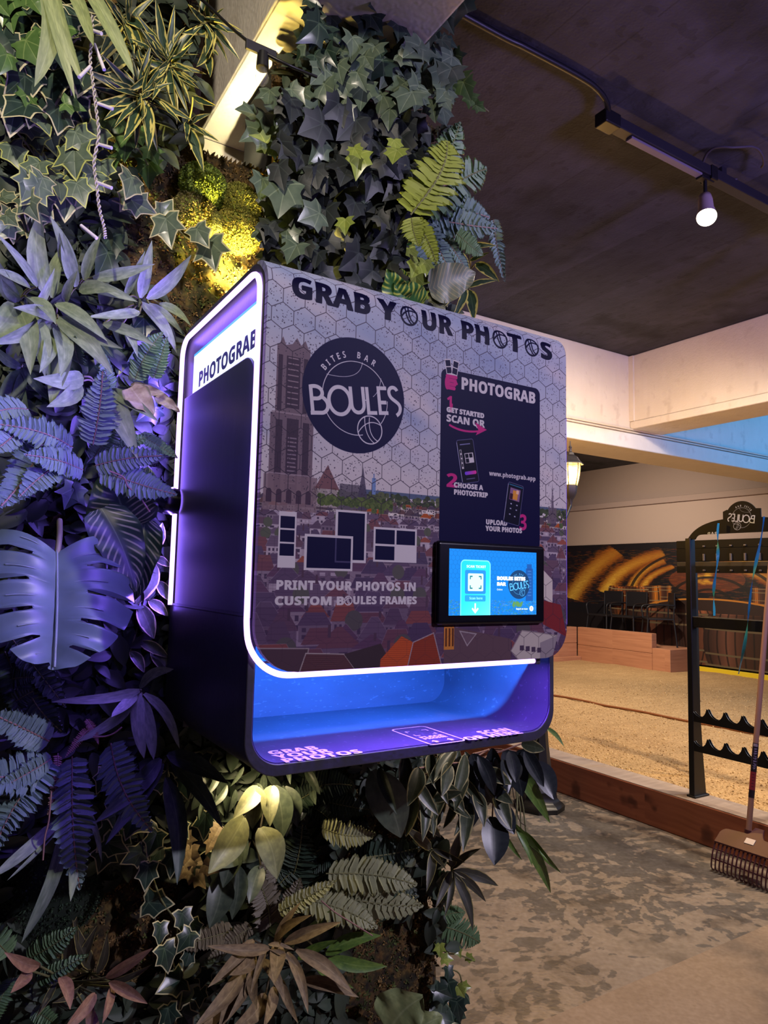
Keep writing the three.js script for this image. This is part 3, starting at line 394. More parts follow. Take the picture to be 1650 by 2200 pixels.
// ------------------------------------------------------------------ the photo booth
const KIOSK = V(0.775, EYE - 0.33, -1.345);
const booth = thing('photo_booth', 'dark wall-mounted photo printing booth with violet light strips and printed front', 'photo booth', KIOSK);
const PX0 = 0.415, PXL = 0.428, PX1 = 1.133, PTOP = EYE + 0.524, PFRONT = -1.08;     // printed front: left, right, top of the print's flat scale, face
{
  const bp = (name, geo, mat, parent = booth) => put(name, local(booth, geo), mat, parent);
  const shellTex = pixTex(256, 256, (u, v) => { const n = 52 + 10 * fbm(u * 6, v * 6, 201, 4, 6) + (fbm(u * 40, v * 5, 203, 2, 40) > 0.7 ? 5 : 0); return [n * 0.95, n * 0.92, n * 1.1]; });
  const shell = std({ map: shellTex, roughness: 0.42, bumpMap: plasterBump, bumpScale: 0.0006 }), doorMat = std({ map: shellTex, color: 0xffffff, roughness: 0.38 });
  const yA = (y) => EYE + y;
  // profile in (z, y) with rounded corners, extruded across the width
  const profile = (z0, z1, y0, y1, rf, rb) => { const s = new THREE.Shape(); s.moveTo(z0, y0); s.lineTo(z0, y1 - rb); s.absarc(z0 + rb, y1 - rb, rb, Math.PI, Math.PI / 2, true); s.lineTo(z1 - rf, y1); s.absarc(z1 - rf, y1 - rf, rf, Math.PI / 2, 0, true); s.lineTo(z1, y0); s.closePath(); return s; };
  const acrossX = (shape, x0, x1, bev = 0.003) => { const e = new THREE.ExtrudeGeometry(shape, { depth: x1 - x0 - 2 * bev, bevelEnabled: bev > 0, bevelSize: bev, bevelThickness: bev, bevelOffset: -bev, bevelSegments: 2, curveSegments: 14 }); e.applyMatrix4(new THREE.Matrix4().makeBasis(V(0, 0, 1), V(0, 1, 0), V(-1, 0, 0)).setPosition(x1 - bev, 0, 0)); return boxUV(e, 0.6); };
  // upper shell: a rim open at the left side, with a recessed side panel
  const rim = profile(-1.590, -1.098, yA(-0.07), yA(0.55), 0.055, 0.06), hole = new THREE.Path(); { const z0 = -1.578, z1 = -1.112, y0 = yA(-0.066), y1 = yA(0.535), r = 0.05; hole.moveTo(z0, y0); hole.lineTo(z0, y1 - r); hole.absarc(z0 + r, y1 - r, r, Math.PI, Math.PI / 2, true); hole.lineTo(z1 - r, y1); hole.absarc(z1 - r, y1 - r, r, Math.PI / 2, 0, true); hole.lineTo(z1, y0); hole.closePath(); }
  rim.holes.push(hole); bp('side_rim', acrossX(rim, 0.4265, 0.462, 0.002), shell);
  bp('upper_shell', acrossX(profile(-1.589, -1.099, yA(-0.069), yA(0.549), 0.055, 0.06), 0.434, 1.112, 0.003), shell);
  // side door, a raised plate with a rounded top corner
  { const s = new THREE.Shape(), z0 = -1.552, z1 = -1.126, y0 = yA(-0.066), y1 = yA(0.392); s.moveTo(z0, y0); s.lineTo(z0, y1); s.lineTo(z1 - 0.05, y1 - 0.005); s.absarc(z1 - 0.05, y1 - 0.055, 0.05, Math.PI / 2, 0, true); s.lineTo(z1, y0); s.closePath(); bp('side_door', acrossX(s, 0.4268, 0.440, 0.0025), doorMat); }
  // backlit sign in the recess
  const signTex = canvasTex(1024, 512, (g, w, h) => { g.fillStyle = '#ffffff'; g.fillRect(0, 0, w, h); g.fillStyle = '#1a1648'; fit(g, 'PHOTOGRAB', 108, 1030, 138, 226, 'bold', 5); g.strokeStyle = '#35a5f0'; g.lineWidth = 18; g.strokeRect(-9, 5, w + 40, h + 100); }, { repeat: false });
  const sg = new THREE.PlaneGeometry(0.375, 0.1875); sg.rotateY(-Math.PI / 2); sg.translate(0.4318, yA(0.3885), -1.3205); const lightBox = rbx(0.4322, 0.4355, yA(0.295), yA(0.482), -1.5085, -1.1325, 0.001);
  const signM = new THREE.MeshStandardMaterial({ color: 0x101010, emissive: new THREE.Color(0.86, 0.97, 1.05), emissiveMap: signTex, emissiveIntensity: 1.15, roughness: 0.4, side: THREE.DoubleSide });
  const si = bp('backlit_sign', sg, signM); si.userData.label = 'glowing white side sign reading PHOTOGRAB'; bp('sign_box', lightBox, shell);
  rectLight(new THREE.Color(0.75, 0.9, 1), LIT.sign, 0.36, 0.085, V(0.4305, yA(0.437), -1.32), V(0, yA(0.437), -1.32));
  // lower shell around the tray
  const low = new THREE.Shape(), X0 = 0.427, X1 = 1.120, yb = yA(-0.33), yt = yA(-0.07), r = 0.062; low.moveTo(X0, yt); low.lineTo(X0, yb + r); low.absarc(X0 + r, yb + r, r, Math.PI, Math.PI * 1.5, false); low.lineTo(X1 - r, yb); low.absarc(X1 - r, yb + r, r, -Math.PI / 2, 0, false); low.lineTo(X1, yt); low.closePath();
  const ih = new THREE.Path(), x0 = 0.441, x1 = 1.107, ib = yA(-0.310), ir = 0.052; ih.moveTo(x0, yA(-0.085)); ih.lineTo(x0, ib + ir); ih.absarc(x0 + ir, ib + ir, ir, Math.PI, Math.PI * 1.5, false); ih.lineTo(x1 - ir, ib); ih.absarc(x1 - ir, ib + ir, ir, -Math.PI / 2, 0, false); ih.lineTo(x1, yA(-0.085)); ih.closePath(); low.holes.push(ih);
  const le = new THREE.ExtrudeGeometry(low, { depth: 0.481, bevelEnabled: true, bevelSize: 0.002, bevelThickness: 0.002, bevelOffset: -0.002, bevelSegments: 2, curveSegments: 16 }); le.translate(0, 0, -1.588); bp('tray_shell', boxUV(le, 0.6), shell);
  // blue lined tray: a U-shaped liner with its back plate
  const trayCol = pixTex(512, 512, (u, v) => { const n = fbm(u * 9, v * 9, 211, 4, 9), d = fbm(u * 60, v * 60, 213, 2, 60) > 0.8 ? 22 : 0; const b = 70 + 12 * n + d; return [b, b, b * 1.02]; });
  const liner = []; { const N = 12, uvs = [], pos = [], idx = [], path = [[x0 + 0.001, yA(-0.086)]]; for (let i = 0; i <= N; i++) { const a = Math.PI + i / N * Math.PI / 2; path.push([x0 + ir + (ir - 0.001) * Math.cos(a), ib + ir + (ir - 0.001) * Math.sin(a)]); } for (let i = 0; i <= N; i++) { const a = -Math.PI / 2 + i / N * Math.PI / 2; path.push([x1 - ir + (ir - 0.001) * Math.cos(a), ib + ir + (ir - 0.001) * Math.sin(a)]); } path.push([x1 - 0.001, yA(-0.086)]);
    let len = 0; path.forEach((p, i) => { if (i) len += Math.hypot(p[0] - path[i - 1][0], p[1] - path[i - 1][1]); for (const z of [-1.108, -1.478]) { pos.push(p[0], p[1], z); uvs.push(len / 0.5, z / 0.5); } if (i) { const k = i * 2; idx.push(k - 2, k, k - 1, k, k + 1, k - 1); } });
    const ge = new THREE.BufferGeometry(); ge.setAttribute('position', new THREE.Float32BufferAttribute(pos, 3)); ge.setAttribute('uv', new THREE.Float32BufferAttribute(uvs, 2)); ge.setIndex(idx); ge.computeVertexNormals(); liner.push(ge); }
  const trayMat = std({ map: trayCol, roughness: 0.5 }); bp('tray_liner', liner[0], trayMat); bp('tray_back', rbx(x0 - 0.005, x1 + 0.005, yA(-0.315), yA(-0.08), -1.484, -1.476, 0.001), trayMat);
  bp('tray_ceiling', bx(x0, x1, yA(-0.086), yA(-0.08), -1.478, -1.112), shell);
  bp('lamp_lip', bx(x0 + 0.002, x1 - 0.002, yA(-0.144), yA(-0.140), -1.137, -1.1), shell);
  { const l = bp('tray_lamp', rbx(0.46, 1.09, yA(-0.108), yA(-0.1035), -1.116, -1.1105, 0.001), new THREE.MeshStandardMaterial({ color: 0x101018, emissive: new THREE.Color(0.03, 0.25, 1), emissiveIntensity: 3 })); l.userData.label = 'blue lamp in the roof of the tray'; rectLight(new THREE.Color(0.015, 0.16, 1.0), LIT.tray, 0.62, 0.005, V(0.775, yA(-0.1085), -1.1135), V(0.775, yA(-0.3085), -1.2835)); }
  // white vinyl lettering on the tray floor
  const vinyl = std({ color: 0xf2f0f6, roughness: 0.45 });
  const decal = (name, w, d, cx, cz, lab, draw) => { // cut lettering: a clear sheet with printed letters, flat on the tray floor
    const tx = canvasTex(512, Math.round(512 * d / w), (g, W, H) => { g.fillStyle = '#000'; g.fillRect(0, 0, W, H); g.fillStyle = g.strokeStyle = '#fff'; draw(g, W, H); }, { srgb: false, repeat: false });
    const ge = new THREE.PlaneGeometry(w, d); ge.rotateX(-Math.PI / 2); ge.translate(cx, ib + 0.0016, cz); const m = bp(name, ge, std({ color: 0xf2f0f6, roughness: 0.45, alphaMap: tx, transparent: true })); m.userData.label = lab;
  };
  decal('tray_lettering', 0.16, 0.09, 0.575, -1.145, 'white lettering GRAB YOUR PHOTOS on the tray floor', (g, W, H) => { fit(g, 'GRAB', W * 0.02, W * 0.62, H * 0.03, H * 0.31, 'bold', 4); fit(g, 'YOUR', W * 0.02, W * 0.68, H * 0.36, H * 0.64, 'bold', 4); fit(g, 'PHOTOS', W * 0.02, W * 0.98, H * 0.69, H * 0.97, 'bold', 4); });
  decal('tray_lettering', 0.15, 0.062, 0.952, -1.122, 'white lettering SCAN QR HERE on the tray floor', (g, W, H) => { fit(g, 'SCAN', W * 0.42, W * 0.98, H * 0.05, H * 0.46, 'bold', 5); fit(g, 'QR HERE', W * 0.02, W * 0.98, H * 0.54, H * 0.95, 'bold', 5); });
  decal('phone_outline', 0.088, 0.15, 0.835, -1.168, 'white printed phone outline with PLACE PHONE and two arrows', (g, W, H) => {
    g.lineWidth = 22; g.beginPath(); g.roundRect(16, 16, W - 32, H - 32, 70); g.stroke(); g.lineWidth = 16;
    for (const [a, b, c2, d2] of [[110, 190, 1, 1], [402, 190, -1, 1], [110, 420, 1, -1], [402, 420, -1, -1]]) { g.beginPath(); g.moveTo(a + 60 * c2, b); g.lineTo(a, b); g.lineTo(a, b + 60 * d2); g.stroke(); }
    fit(g, 'PLACE', 90, 420, 480, 540, 'bold', 6); fit(g, 'PHONE', 90, 420, 560, 620, 'bold', 6);
    for (const x of [150, 360]) { g.beginPath(); g.moveTo(x, 680); g.lineTo(x - 50, 740); g.lineTo(x - 20, 740); g.lineTo(x - 20, 790); g.lineTo(x + 20, 790); g.lineTo(x + 20, 740); g.lineTo(x + 50, 740); g.fill(); }
  });
  // light strips
  const neon = new THREE.MeshStandardMaterial({ color: 0x201030, emissive: new THREE.Color(0.95, 0.56, 1.7), emissiveIntensity: 1.7, roughness: 0.4 });
  const arc3 = (c, u, v, rr, a0, a1, n = 7) => Array.from({ length: n + 1 }, (_, i) => { const a = mix(a0, a1, i / n); return c.clone().addScaledVector(u, rr * Math.cos(a)).addScaledVector(v, rr * Math.sin(a)); });
  const poly = (pts, rr, rad = 8) => { const c = new THREE.CurvePath(); for (let i = 1; i < pts.length; i++) c.add(new THREE.LineCurve3(pts[i - 1], pts[i])); return new THREE.TubeGeometry(c, pts.length * 6, rr, rad); };
  const zb = -1.572, zf = -1.104, yTop = yA(0.527), sx = 0.4232, rr = 0.04;
  const sidePath = [V(sx, yA(-0.068), zb), V(sx, yTop - rr, zb), ...arc3(V(sx, yTop - rr, zb + rr), V(0, 0, 1), V(0, 1, 0), rr, Math.PI, Math.PI / 2), ...arc3(V(sx, yTop - rr, zf - rr), V(0, 0, 1), V(0, 1, 0), rr, Math.PI / 2, 0), V(sx, yA(0.2), zf), V(sx - 0.001, yA(0.05), zf), V(sx - 0.002, yA(-0.083), -1.100)];
  const frontPath = [...arc3(V(sx - 0.002 + 0.08, yA(-0.085), -1.098), V(1, 0, 0), V(0, 1, 0), 0.08, Math.PI, Math.PI * 1.5, 12), V(1.062, yA(-0.165), -1.098)];
  const dense = (pts) => { const c = new THREE.CurvePath(); for (let i = 1; i < pts.length; i++) c.add(new THREE.LineCurve3(pts[i - 1], pts[i])); return c.getSpacedPoints(160); };
  const strip = (pts) => new THREE.TubeGeometry(new THREE.CatmullRomCurve3(dense(pts), false, 'centripetal'), 320, 0.0052, 8);
  const ls = bp('light_strip', strip([...sidePath, ...frontPath]), neon); ls.userData.label = 'violet white light strip round the side and under the printed front';
  bp('light_strip', strip([V(1.125, yA(0.48), -1.105), V(1.125, yA(-0.09), -1.105)]), neon);
  bp('edge_glow', bx(1.1335, 1.136, yA(-0.09), yA(0.36), -1.096, -1.082), new THREE.MeshStandardMaterial({ color: 0x201040, emissive: VIOLET, emissiveIntensity: 0.8 }));
  bp('strip_cap', rbx(1.055, 1.068, yA(-0.172), yA(-0.158), -1.105, -1.091, 0.003), shell);
  const sideLight = (w, h, p, k = 1) => rectLight(VIOLET, LIT.ledSide * k, w, h, p, p.clone().add(V(-1, 0, 0.0)));
  sideLight(0.01, 0.58, V(sx - 0.006, yA(0.22), zf)); sideLight(0.01, 0.58, V(sx - 0.006, yA(0.22), zb)); sideLight(0.40, 0.01, V(sx - 0.006, yTop, -1.34), 0.35);
  rectLight(new THREE.Color(0.17, 0.06, 1), LIT.ledBottom, 0.54, 0.01, V(0.78, yA(-0.1715), -1.098), V(0.78, yA(-1), -1.11));
  for (const [w, h, p, d] of [[0.01, 0.56, V(sx - 0.006, yA(0.2), zf - 0.007), V(0.12, 0, -1)], [0.01, 0.56, V(sx - 0.006, yA(0.2), zb + 0.007), V(0.12, 0, 1)], [0.4, 0.01, V(sx - 0.006, yTop - 0.007, -1.34), V(0.12, -1, 0)]]) rectLight(VIOLET, LIT.ledInward * (h < 0.1 ? 4 : 1), w, h, p, p.clone().add(d));
  // knob lock at the back of the side
  const kn = new THREE.LatheGeometry([[0, 0.066], [0.012, 0.066], [0.016, 0.06], [0.018, 0.042], [0.026, 0.04], [0.03, 0.03], [0.031, 0.012], [0.028, 0.004], [0.028, 0]].map((a) => new THREE.Vector2(...a)), 28); kn.rotateZ(Math.PI / 2); kn.translate(0.425, yA(0.160), -1.560); bp('knob', kn, std({ color: 0x08080c, roughness: 0.2 }));
  bp('wall_bracket', rbx(0.5, 1.05, yA(-0.2), yA(0.3), -1.69, -1.589, 0.004), blackSteel);

  // ---------------- printed front: flat sheet that bends back over the top
  const W = PX1 - PX0, H = 0.690, RB = 0.055, S = 2000;                 // pixels per metre
  const print = canvasTex(Math.round(W * S), Math.round((H + 0.05) * S), (g, cw, ch) => {
    const up = 0.05 * S; g.translate(0, up);                            // origin at the top of the flat scale; 50 mm wrap over the bend
    const X = (mm) => mm / 1000 * S, R = rng(11), B = (c, a, b, w, h) => { g.fillStyle = c; g.fillRect(X(a), X(b), X(w), X(h)); };
    const sky = g.createLinearGradient(0, -up, 0, X(390)); sky.addColorStop(0, '#b4bcd0'); sky.addColorStop(0.3, '#a3a9c4'); sky.addColorStop(0.55, '#c6bfc8'); sky.addColorStop(1, '#cbbfc2'); g.fillStyle = sky; g.fillRect(0, -up, cw, ch);
    for (let i = 0; i < 90; i++) { const x = R() * 720, y = R() * 330 - 30, w = 40 + R() * 120, warm = R() < 0.55; g.save(); g.translate(X(x), X(y)); g.rotate(0.42); const q = g.createRadialGradient(0, 0, 0, 0, 0, X(w)); q.addColorStop(0, warm ? 'rgba(222,200,200,0.34)' : 'rgba(120,138,182,0.30)'); q.addColorStop(1, 'rgba(160,160,190,0)'); g.fillStyle = q; g.scale(1, 0.33); g.beginPath(); g.arc(0, 0, X(w), 0, 7); g.fill(); g.restore(); }
    // town: trees at the skyline, roofs growing towards the bottom
    B('#54607c', 200, 366, 520, 10); for (let i = 0; i < 900; i++) { const y = 372 + R() * 40, x = 110 + R() * 610, k = R(); g.fillStyle = `rgb(${50 + k * 44 | 0},${60 + k * 40 | 0},${46 + k * 26 | 0})`; g.beginPath(); g.ellipse(X(x), X(y), X(3 + R() * 5), X(2 + R() * 3), 0, 0, 7); g.fill(); }
    B('#6f88b8', 226, 344, 8, 30); B('#5f78a8', 229, 336, 2, 12);
    const roofs = ['#5b4a54', '#6a4e50', '#54485a', '#7e4a40', '#6c5e68', '#b0552c', '#5a4c5c', '#463e50', '#644652'], walls = ['#cbbdb8', '#aa9c9a', '#8e7e80', '#d8ccc6', '#7c6c72', '#988a8a'];
    const house = (x, y, s, rf, wl) => { const w = s * (0.8 + R() * 0.9), h = s * (0.5 + R() * 0.5), rh = s * (0.35 + R() * 0.45); B(wl, x, y, w, h); g.fillStyle = rf; g.beginPath(); g.moveTo(X(x - s * 0.06), X(y)); const k = R(); g.lineTo(X(x + w * mix(0.1, 0.5, k)), X(y - rh)); g.lineTo(X(x + w * mix(0.9, 0.5, k)), X(y - rh)); g.lineTo(X(x + w * 1.06), X(y)); g.closePath(); g.fill();
      g.strokeStyle = 'rgba(210,200,200,0.5)'; g.lineWidth = Math.max(1, X(s * 0.018)); if (R() < 0.5) g.stroke(); for (let i = 0; i < 4; i++) { g.strokeStyle = 'rgba(20,10,20,0.25)'; g.beginPath(); g.moveTo(X(x), X(y - rh * i / 4)); g.lineTo(X(x + w), X(y - rh * i / 4)); g.stroke(); }
      const nw = 2 + (R() * 3 | 0); for (let i = 0; i < nw; i++) for (let j = 0; j < 2; j++) B(R() < 0.8 ? '#3c3440' : '#e6dcd6', x + w * (0.1 + 0.8 * i / nw), y + h * (0.15 + 0.42 * j), w * 0.4 / nw, h * 0.25); if (R() < 0.4) B('#4d3a38', x + w * R() * 0.8, y - rh * 1.1, s * 0.1, rh * 0.6); };
    for (let row = 0; row < 16; row++) { const t = row / 15, y = 392 + 300 * Math.pow(t, 1.2), s = 13 + 52 * t; for (let x = -20 + R() * 20; x < 730; x += s * (0.8 + R() * 0.5)) { house(x, y + R() * s * 0.4, s, roofs[R() * (t < 0.35 ? 6 : 9) | 0], walls[R() * 6 | 0]); if (R() < 0.16) { g.fillStyle = '#55633c'; g.beginPath(); g.arc(X(x), X(y), X(s * 0.35), 0, 7); g.fill(); } } }
    g.fillStyle = 'rgba(104,80,124,0.34)'; g.fillRect(0, X(410), cw, ch); g.fillStyle = 'rgba(74,48,90,0.2)'; g.fillRect(0, X(500), cw, ch); g.fillStyle = 'rgba(50,30,60,0.2)'; g.fillRect(0, X(575), cw, ch);
    // near roofs
    const poly2 = (c, pts, st) => { g.fillStyle = c; g.beginPath(); pts.forEach((p, i) => i ? g.lineTo(X(p[0]), X(p[1])) : g.moveTo(X(p[0]), X(p[1]))); g.closePath(); g.fill(); if (st) { g.strokeStyle = st; g.lineWidth = X(2.2); g.stroke(); } };
    const tiles = (pts, y0, y1, x0, x1) => { g.save(); g.beginPath(); pts.forEach((p, i) => i ? g.lineTo(X(p[0]), X(p[1])) : g.moveTo(X(p[0]), X(p[1]))); g.clip(); g.strokeStyle = 'rgba(30,10,20,0.3)'; g.lineWidth = 1.6; for (let y = y0; y < y1; y += 3.4) { g.beginPath(); g.moveTo(X(x0), X(y)); g.lineTo(X(x1), X(y + 3)); g.stroke(); } g.restore(); };
    poly2('#4c3844', [[-5, 640], [110, 644], [100, 700], [-5, 700]], '#8a7a80'); const r1 = [[105, 652], [178, 656], [215, 700], [88, 700]]; poly2('#583a42', r1, '#9a8c8e'); tiles(r1, 640, 700, 80, 220); poly2('#3d3038', [[178, 656], [252, 640], [290, 700], [215, 700]]);
    const r2 = [[252, 668], [296, 628], [322, 640], [306, 700], [250, 700]], r3 = [[322, 640], [368, 624], [392, 700], [306, 700]]; poly2('#b8502e', r2); tiles(r2, 620, 700, 240, 330); poly2('#8a3a2c', r3, '#9a8890'); tiles(r3, 620, 700, 300, 400); poly2('#5c4650', [[392, 610], [560, 640], [560, 700], [392, 700]]); B('#c07a38', 392, 612, 24, 44); for (const x of [395, 403, 411]) B('#5a3020', x, 616, 4, 34);
    poly2('#6a5460', [[430, 622], [470, 628], [448, 650]], '#998c92'); poly2('#b5a9a4', [[590, 624], [690, 636], [676, 676], [600, 700], [560, 664]], '#8a7c80'); poly2('#8c8088', [[640, 650], [690, 636], [676, 676], [640, 690]]); for (let k = 0; k < 4; k++) B('#4a3a50', 584 + k * 16, 654 + k * 2, 11, 10); poly2('#cbbdb8', [[650, 500], [676, 520], [676, 570], [650, 560]]); poly2('#7a2a30', [[645, 562], [700, 572], [718, 640], [648, 612]]);
    // tower on the left, chapel and spire
    g.globalAlpha = 0.86; const tw = '#67535f', td = '#3a2c40', tl = '#97838d'; B(tw, 34, 132, 62, 120); poly2(tw, [[38, 132], [44, 118], [50, 132], [62, 128], [70, 116], [78, 128], [86, 118], [92, 132]]); B(td, 52, 150, 26, 90); for (let k = 0; k < 9; k++) { B(tl, 55, 152 + k * 10, 20, 2); } B(td, 37, 150, 8, 96); B(td, 84, 150, 8, 96);
    B(tl, 28, 248, 76, 3); B(tw, 26, 251, 80, 150); B(td, 36, 262, 12, 118); B(td, 56, 258, 22, 126); B(td, 86, 262, 12, 118); for (let k = 0; k < 12; k++) B(k % 2 ? tl : '#8c7a88', 59, 290 + k * 7, 16, 2.4); B(tl, 20, 352, 90, 2.5); B('#806a72', 18, 355, 98, 60); for (let k = 0; k < 5; k++) { g.fillStyle = '#3c2c40'; g.beginPath(); g.arc(X(28 + k * 18), X(384), X(5), Math.PI, 0); g.lineTo(X(33 + k * 18), X(402)); g.lineTo(X(23 + k * 18), X(402)); g.fill(); }
    poly2('#6a4248', [[112, 372], [136, 330], [160, 372]]); B('#a89898', 116, 372, 40, 32); B('#5c5462', 160, 360, 50, 44); poly2('#4a4258', [[198, 378], [207, 326], [216, 378]]); B('#4a4258', 198, 376, 18, 28); poly2('#6e5f72', [[672, 366], [676, 312], [680, 366]]); B('#6a5a68', 664, 366, 24, 34); g.globalAlpha = 1;
    for (let i = 0; i < 260; i++) { const x = 120 + R() * 150, y = 384 + R() * 14, k = R(); g.fillStyle = `rgb(${60 + k * 40 | 0},${74 + k * 40 | 0},${44 + k * 20 | 0})`; g.beginPath(); g.arc(X(x), X(y), X(2 + R() * 3), 0, 7); g.fill(); }
    // hexagon tiling with clusters of dots over everything
    const hw = 41, hr = hw / Math.sqrt(3); g.strokeStyle = 'rgba(52,42,60,0.66)'; g.lineWidth = X(1.15);
    for (let r2i = -3, y = -60; y < 720; y += hr * 1.5, r2i++) for (let x = (r2i & 1 ? hw / 2 : 0) - 20; x < 760; x += hw) { const fade = y > 410 ? (x > 560 ? 0.5 : 0.16) : 1; g.globalAlpha = fade; g.beginPath(); for (let k = 0; k < 6; k++) { const a = Math.PI / 6 + k * Math.PI / 3; const px = X(x + hr * Math.cos(a)), py = X(y + hr * Math.sin(a)); k ? g.lineTo(px, py) : g.moveTo(px, py); } g.closePath(); g.stroke(); const dens = vnoise(x / 70, y / 60, 221) * 46 | 0; if (y < 420) for (let i = 0; i < dens; i++) { g.fillStyle = 'rgba(52,44,64,0.75)'; g.beginPath(); g.arc(X(x + (R() - 0.5) * 34), X(y + (R() - 0.5) * 34), X(0.55 + R() * 0.7), 0, 7); g.fill(); } } g.globalAlpha = 1;
    // headline
    const ink = '#0a082e'; g.fillStyle = g.strokeStyle = ink; const ht = (t, a, b) => fit(g, t, X(a), X(b), X(4), X(43), "bold", X(3)); ht('GRAB', 55, 216); ht('Y', 232, 272); ht('UR', 327, 403); ht('PH', 423, 502); ht('T', 549, 588); ht('S', 641, 677); for (const x of [300, 527, 616]) ballStrokes(g, S, X(x), X(25), 0.0185, 0.0032);
    // logo disc
    g.fillStyle = '#0c0a3c'; g.beginPath(); g.arc(X(187), X(198), X(105), 0, 7); g.fill(); logoStrokes(g, S, (m) => X(188) + m * S, (m) => X(203) + m * S, '#cfc8d2');
    // frames
    const fr = '#cfc6cc', dk = '#0f0d38'; const frame = (a, b, w, h, pts) => { B(fr, a, b, w, h); for (const p of pts) B(dk, ...p); };
    frame(48, 416, 32, 94, [[51, 424, 26, 20], [51, 447, 26, 20], [51, 470, 26, 20]]); frame(154, 406, 63, 92, [[159, 410, 54, 83]]); frame(96, 451.5, 94, 61.5, [[101, 456, 85, 53]]); g.strokeStyle = 'rgba(90,84,120,0.7)'; g.lineWidth = X(3); g.beginPath(); g.moveTo(X(156), X(456)); g.lineTo(X(156), X(497)); g.lineTo(X(186), X(497)); g.stroke(); frame(232, 432, 94, 62.5, [[236, 436, 41, 26], [281, 436, 41, 26], [236, 466, 41, 25]]);
    g.fillStyle = g.strokeStyle = fr; const ln = (t, a, b, y0, y1, o = X(1.1)) => fit(g, t, X(a), X(b), X(y0), X(y1), 'bold', o); ln('PRINT YOUR PHOTOS IN', 46, 327, 531, 546); ln('CUSTOM B', 45, 176, 557.5, 571.5); ln('ULES FRAMES', 192, 328.5, 556.5, 570); ballStrokes(g, S, X(183.5), X(564), 0.0075, 0.0016);
    // instruction card
    g.fillStyle = '#0c0a38'; g.beginPath(); g.roundRect(X(377), X(113), X(262), X(345), X(14)); g.fill(); g.fillStyle = g.strokeStyle = fr; ln('PHOTOGRAB', 425, 627, 123, 147, X(1.6));
    ln('GET STARTED', 391, 486, 188, 198); ln('SCAN QR', 391, 487, 203, 217); ln('www.photograb.app', 500, 627, 304, 313, 0.5); const pink = '#c02a7c'; g.fillStyle = g.strokeStyle = pink; ln('1', 391, 408, 166, 188); g.fillRect(X(399), X(180), X(7), X(18)); ln('2', 392, 421, 318, 345); ln('3', 581, 603, 386, 418);
    g.fillStyle = g.strokeStyle = fr; ln('CHOOSE A', 411, 484, 335, 344.5); ln('PHOTOSTRIP', 411, 497, 349, 358.5); ln('UPLOAD', 492, 549, 402, 412); ln('YOUR PHOTOS', 492, 589, 415.5, 425); ln('GET STARTED', 391, 486, 188, 198);
    g.strokeStyle = pink; g.lineWidth = X(4.2); g.beginPath(); g.moveTo(X(398), X(223)); g.quadraticCurveTo(X(430), X(236), X(474), X(226)); g.stroke(); poly2(pink, [[462, 209], [493, 221], [464, 236], [471, 224]]);
    // fist holding photo strips
    for (const [a, rot] of [[396, -0.2], [411, 0.16]]) { g.save(); g.translate(X(a), X(112)); g.rotate(rot); g.fillStyle = fr; g.fillRect(X(-8), X(-20), X(15), X(36)); g.fillStyle = '#15143a'; g.fillRect(X(-6.4), X(-17.5), X(11.8), X(12)); g.fillRect(X(-6.4), X(-3.5), X(11.8), X(12)); g.restore(); }
    g.fillStyle = pink; for (let k = 0; k < 4; k++) { g.beginPath(); g.roundRect(X(388), X(123 + k * 7.6), X(29 - k * 1.5), X(7.2), X(3.4)); g.fill(); } g.beginPath(); g.ellipse(X(392), X(140), X(6), X(14), 0, 0, 7); g.fill(); g.beginPath(); g.ellipse(X(412), X(137), X(6.5), X(3.6), 0.5, 0, 7); g.fill();
    // two phones
    const phone = (a, b, rot, w, h, inside) => { g.save(); g.translate(X(a), X(b)); g.rotate(rot); g.fillStyle = '#101026'; g.beginPath(); g.roundRect(X(-w / 2), X(-h / 2), X(w), X(h), X(4)); g.fill(); g.strokeStyle = '#5d5a86'; g.lineWidth = X(1.2); g.stroke(); g.strokeStyle = '#a9a6c6'; g.beginPath(); g.moveTo(X(-w / 2), X(-h / 2 + 4)); g.lineTo(X(-w / 2), X(h / 2 - 4)); g.stroke(); inside(); g.restore(); };
    phone(445, 290, -0.2, 42, 86, () => { B('#7f7cae', -14, -35, 26, 2); B(fr, -17, -24, 5, 38); for (let k = 0; k < 4; k++) B('#101026', -16, -23 + k * 9, 3, 6); B(fr, -6, -16, 22, 20); for (const [p, q] of [[-4.5, -14.5], [5.5, -14.5], [-4.5, -5]]) B('#101026', p, q, 8, 8); const q = g.createLinearGradient(X(-12), 0, X(16), 0); q.addColorStop(0, '#6a4ae0'); q.addColorStop(1, '#e0399a'); g.fillStyle = q; g.beginPath(); g.roundRect(X(-12), X(20), X(30), X(7), X(3)); g.fill(); B('#5a5880', -10, 34, 22, 2); });
    phone(566, 366, 0.16, 42, 84, () => { B('#86608a', -14, -32, 28, 25); B('#d8913a', -6, -28, 14, 19); B('#3a1c30', -13, -20, 8, 12); B('#e6b8a0', 3, -30, 7, 8); for (const [p, q] of [[-9, 0], [7, 0], [-9, 10], [7, 10], [-9, 22], [5, 24]]) { B('#a9a6c6', p, q, 4, 2.4); } B('#2e6a90', -19, -39, 38, 2); });
  }, { repeat: false });
  const N = 22, uArc = RB * Math.PI / 2, rBL = 0.078, rBR = 0.062, pos = [], nor = [], uv = [], idx = [];
  // rows along the profile: s measured down from the top of the bend; columns across with the bottom corners rounded
  const rows = []; for (let i = 0; i <= 8; i++) rows.push(-uArc + uArc * i / 8); const flat = 0.653; for (let i = 1; i <= 60; i++) rows.push(flat * Math.pow(i / 60, 1));
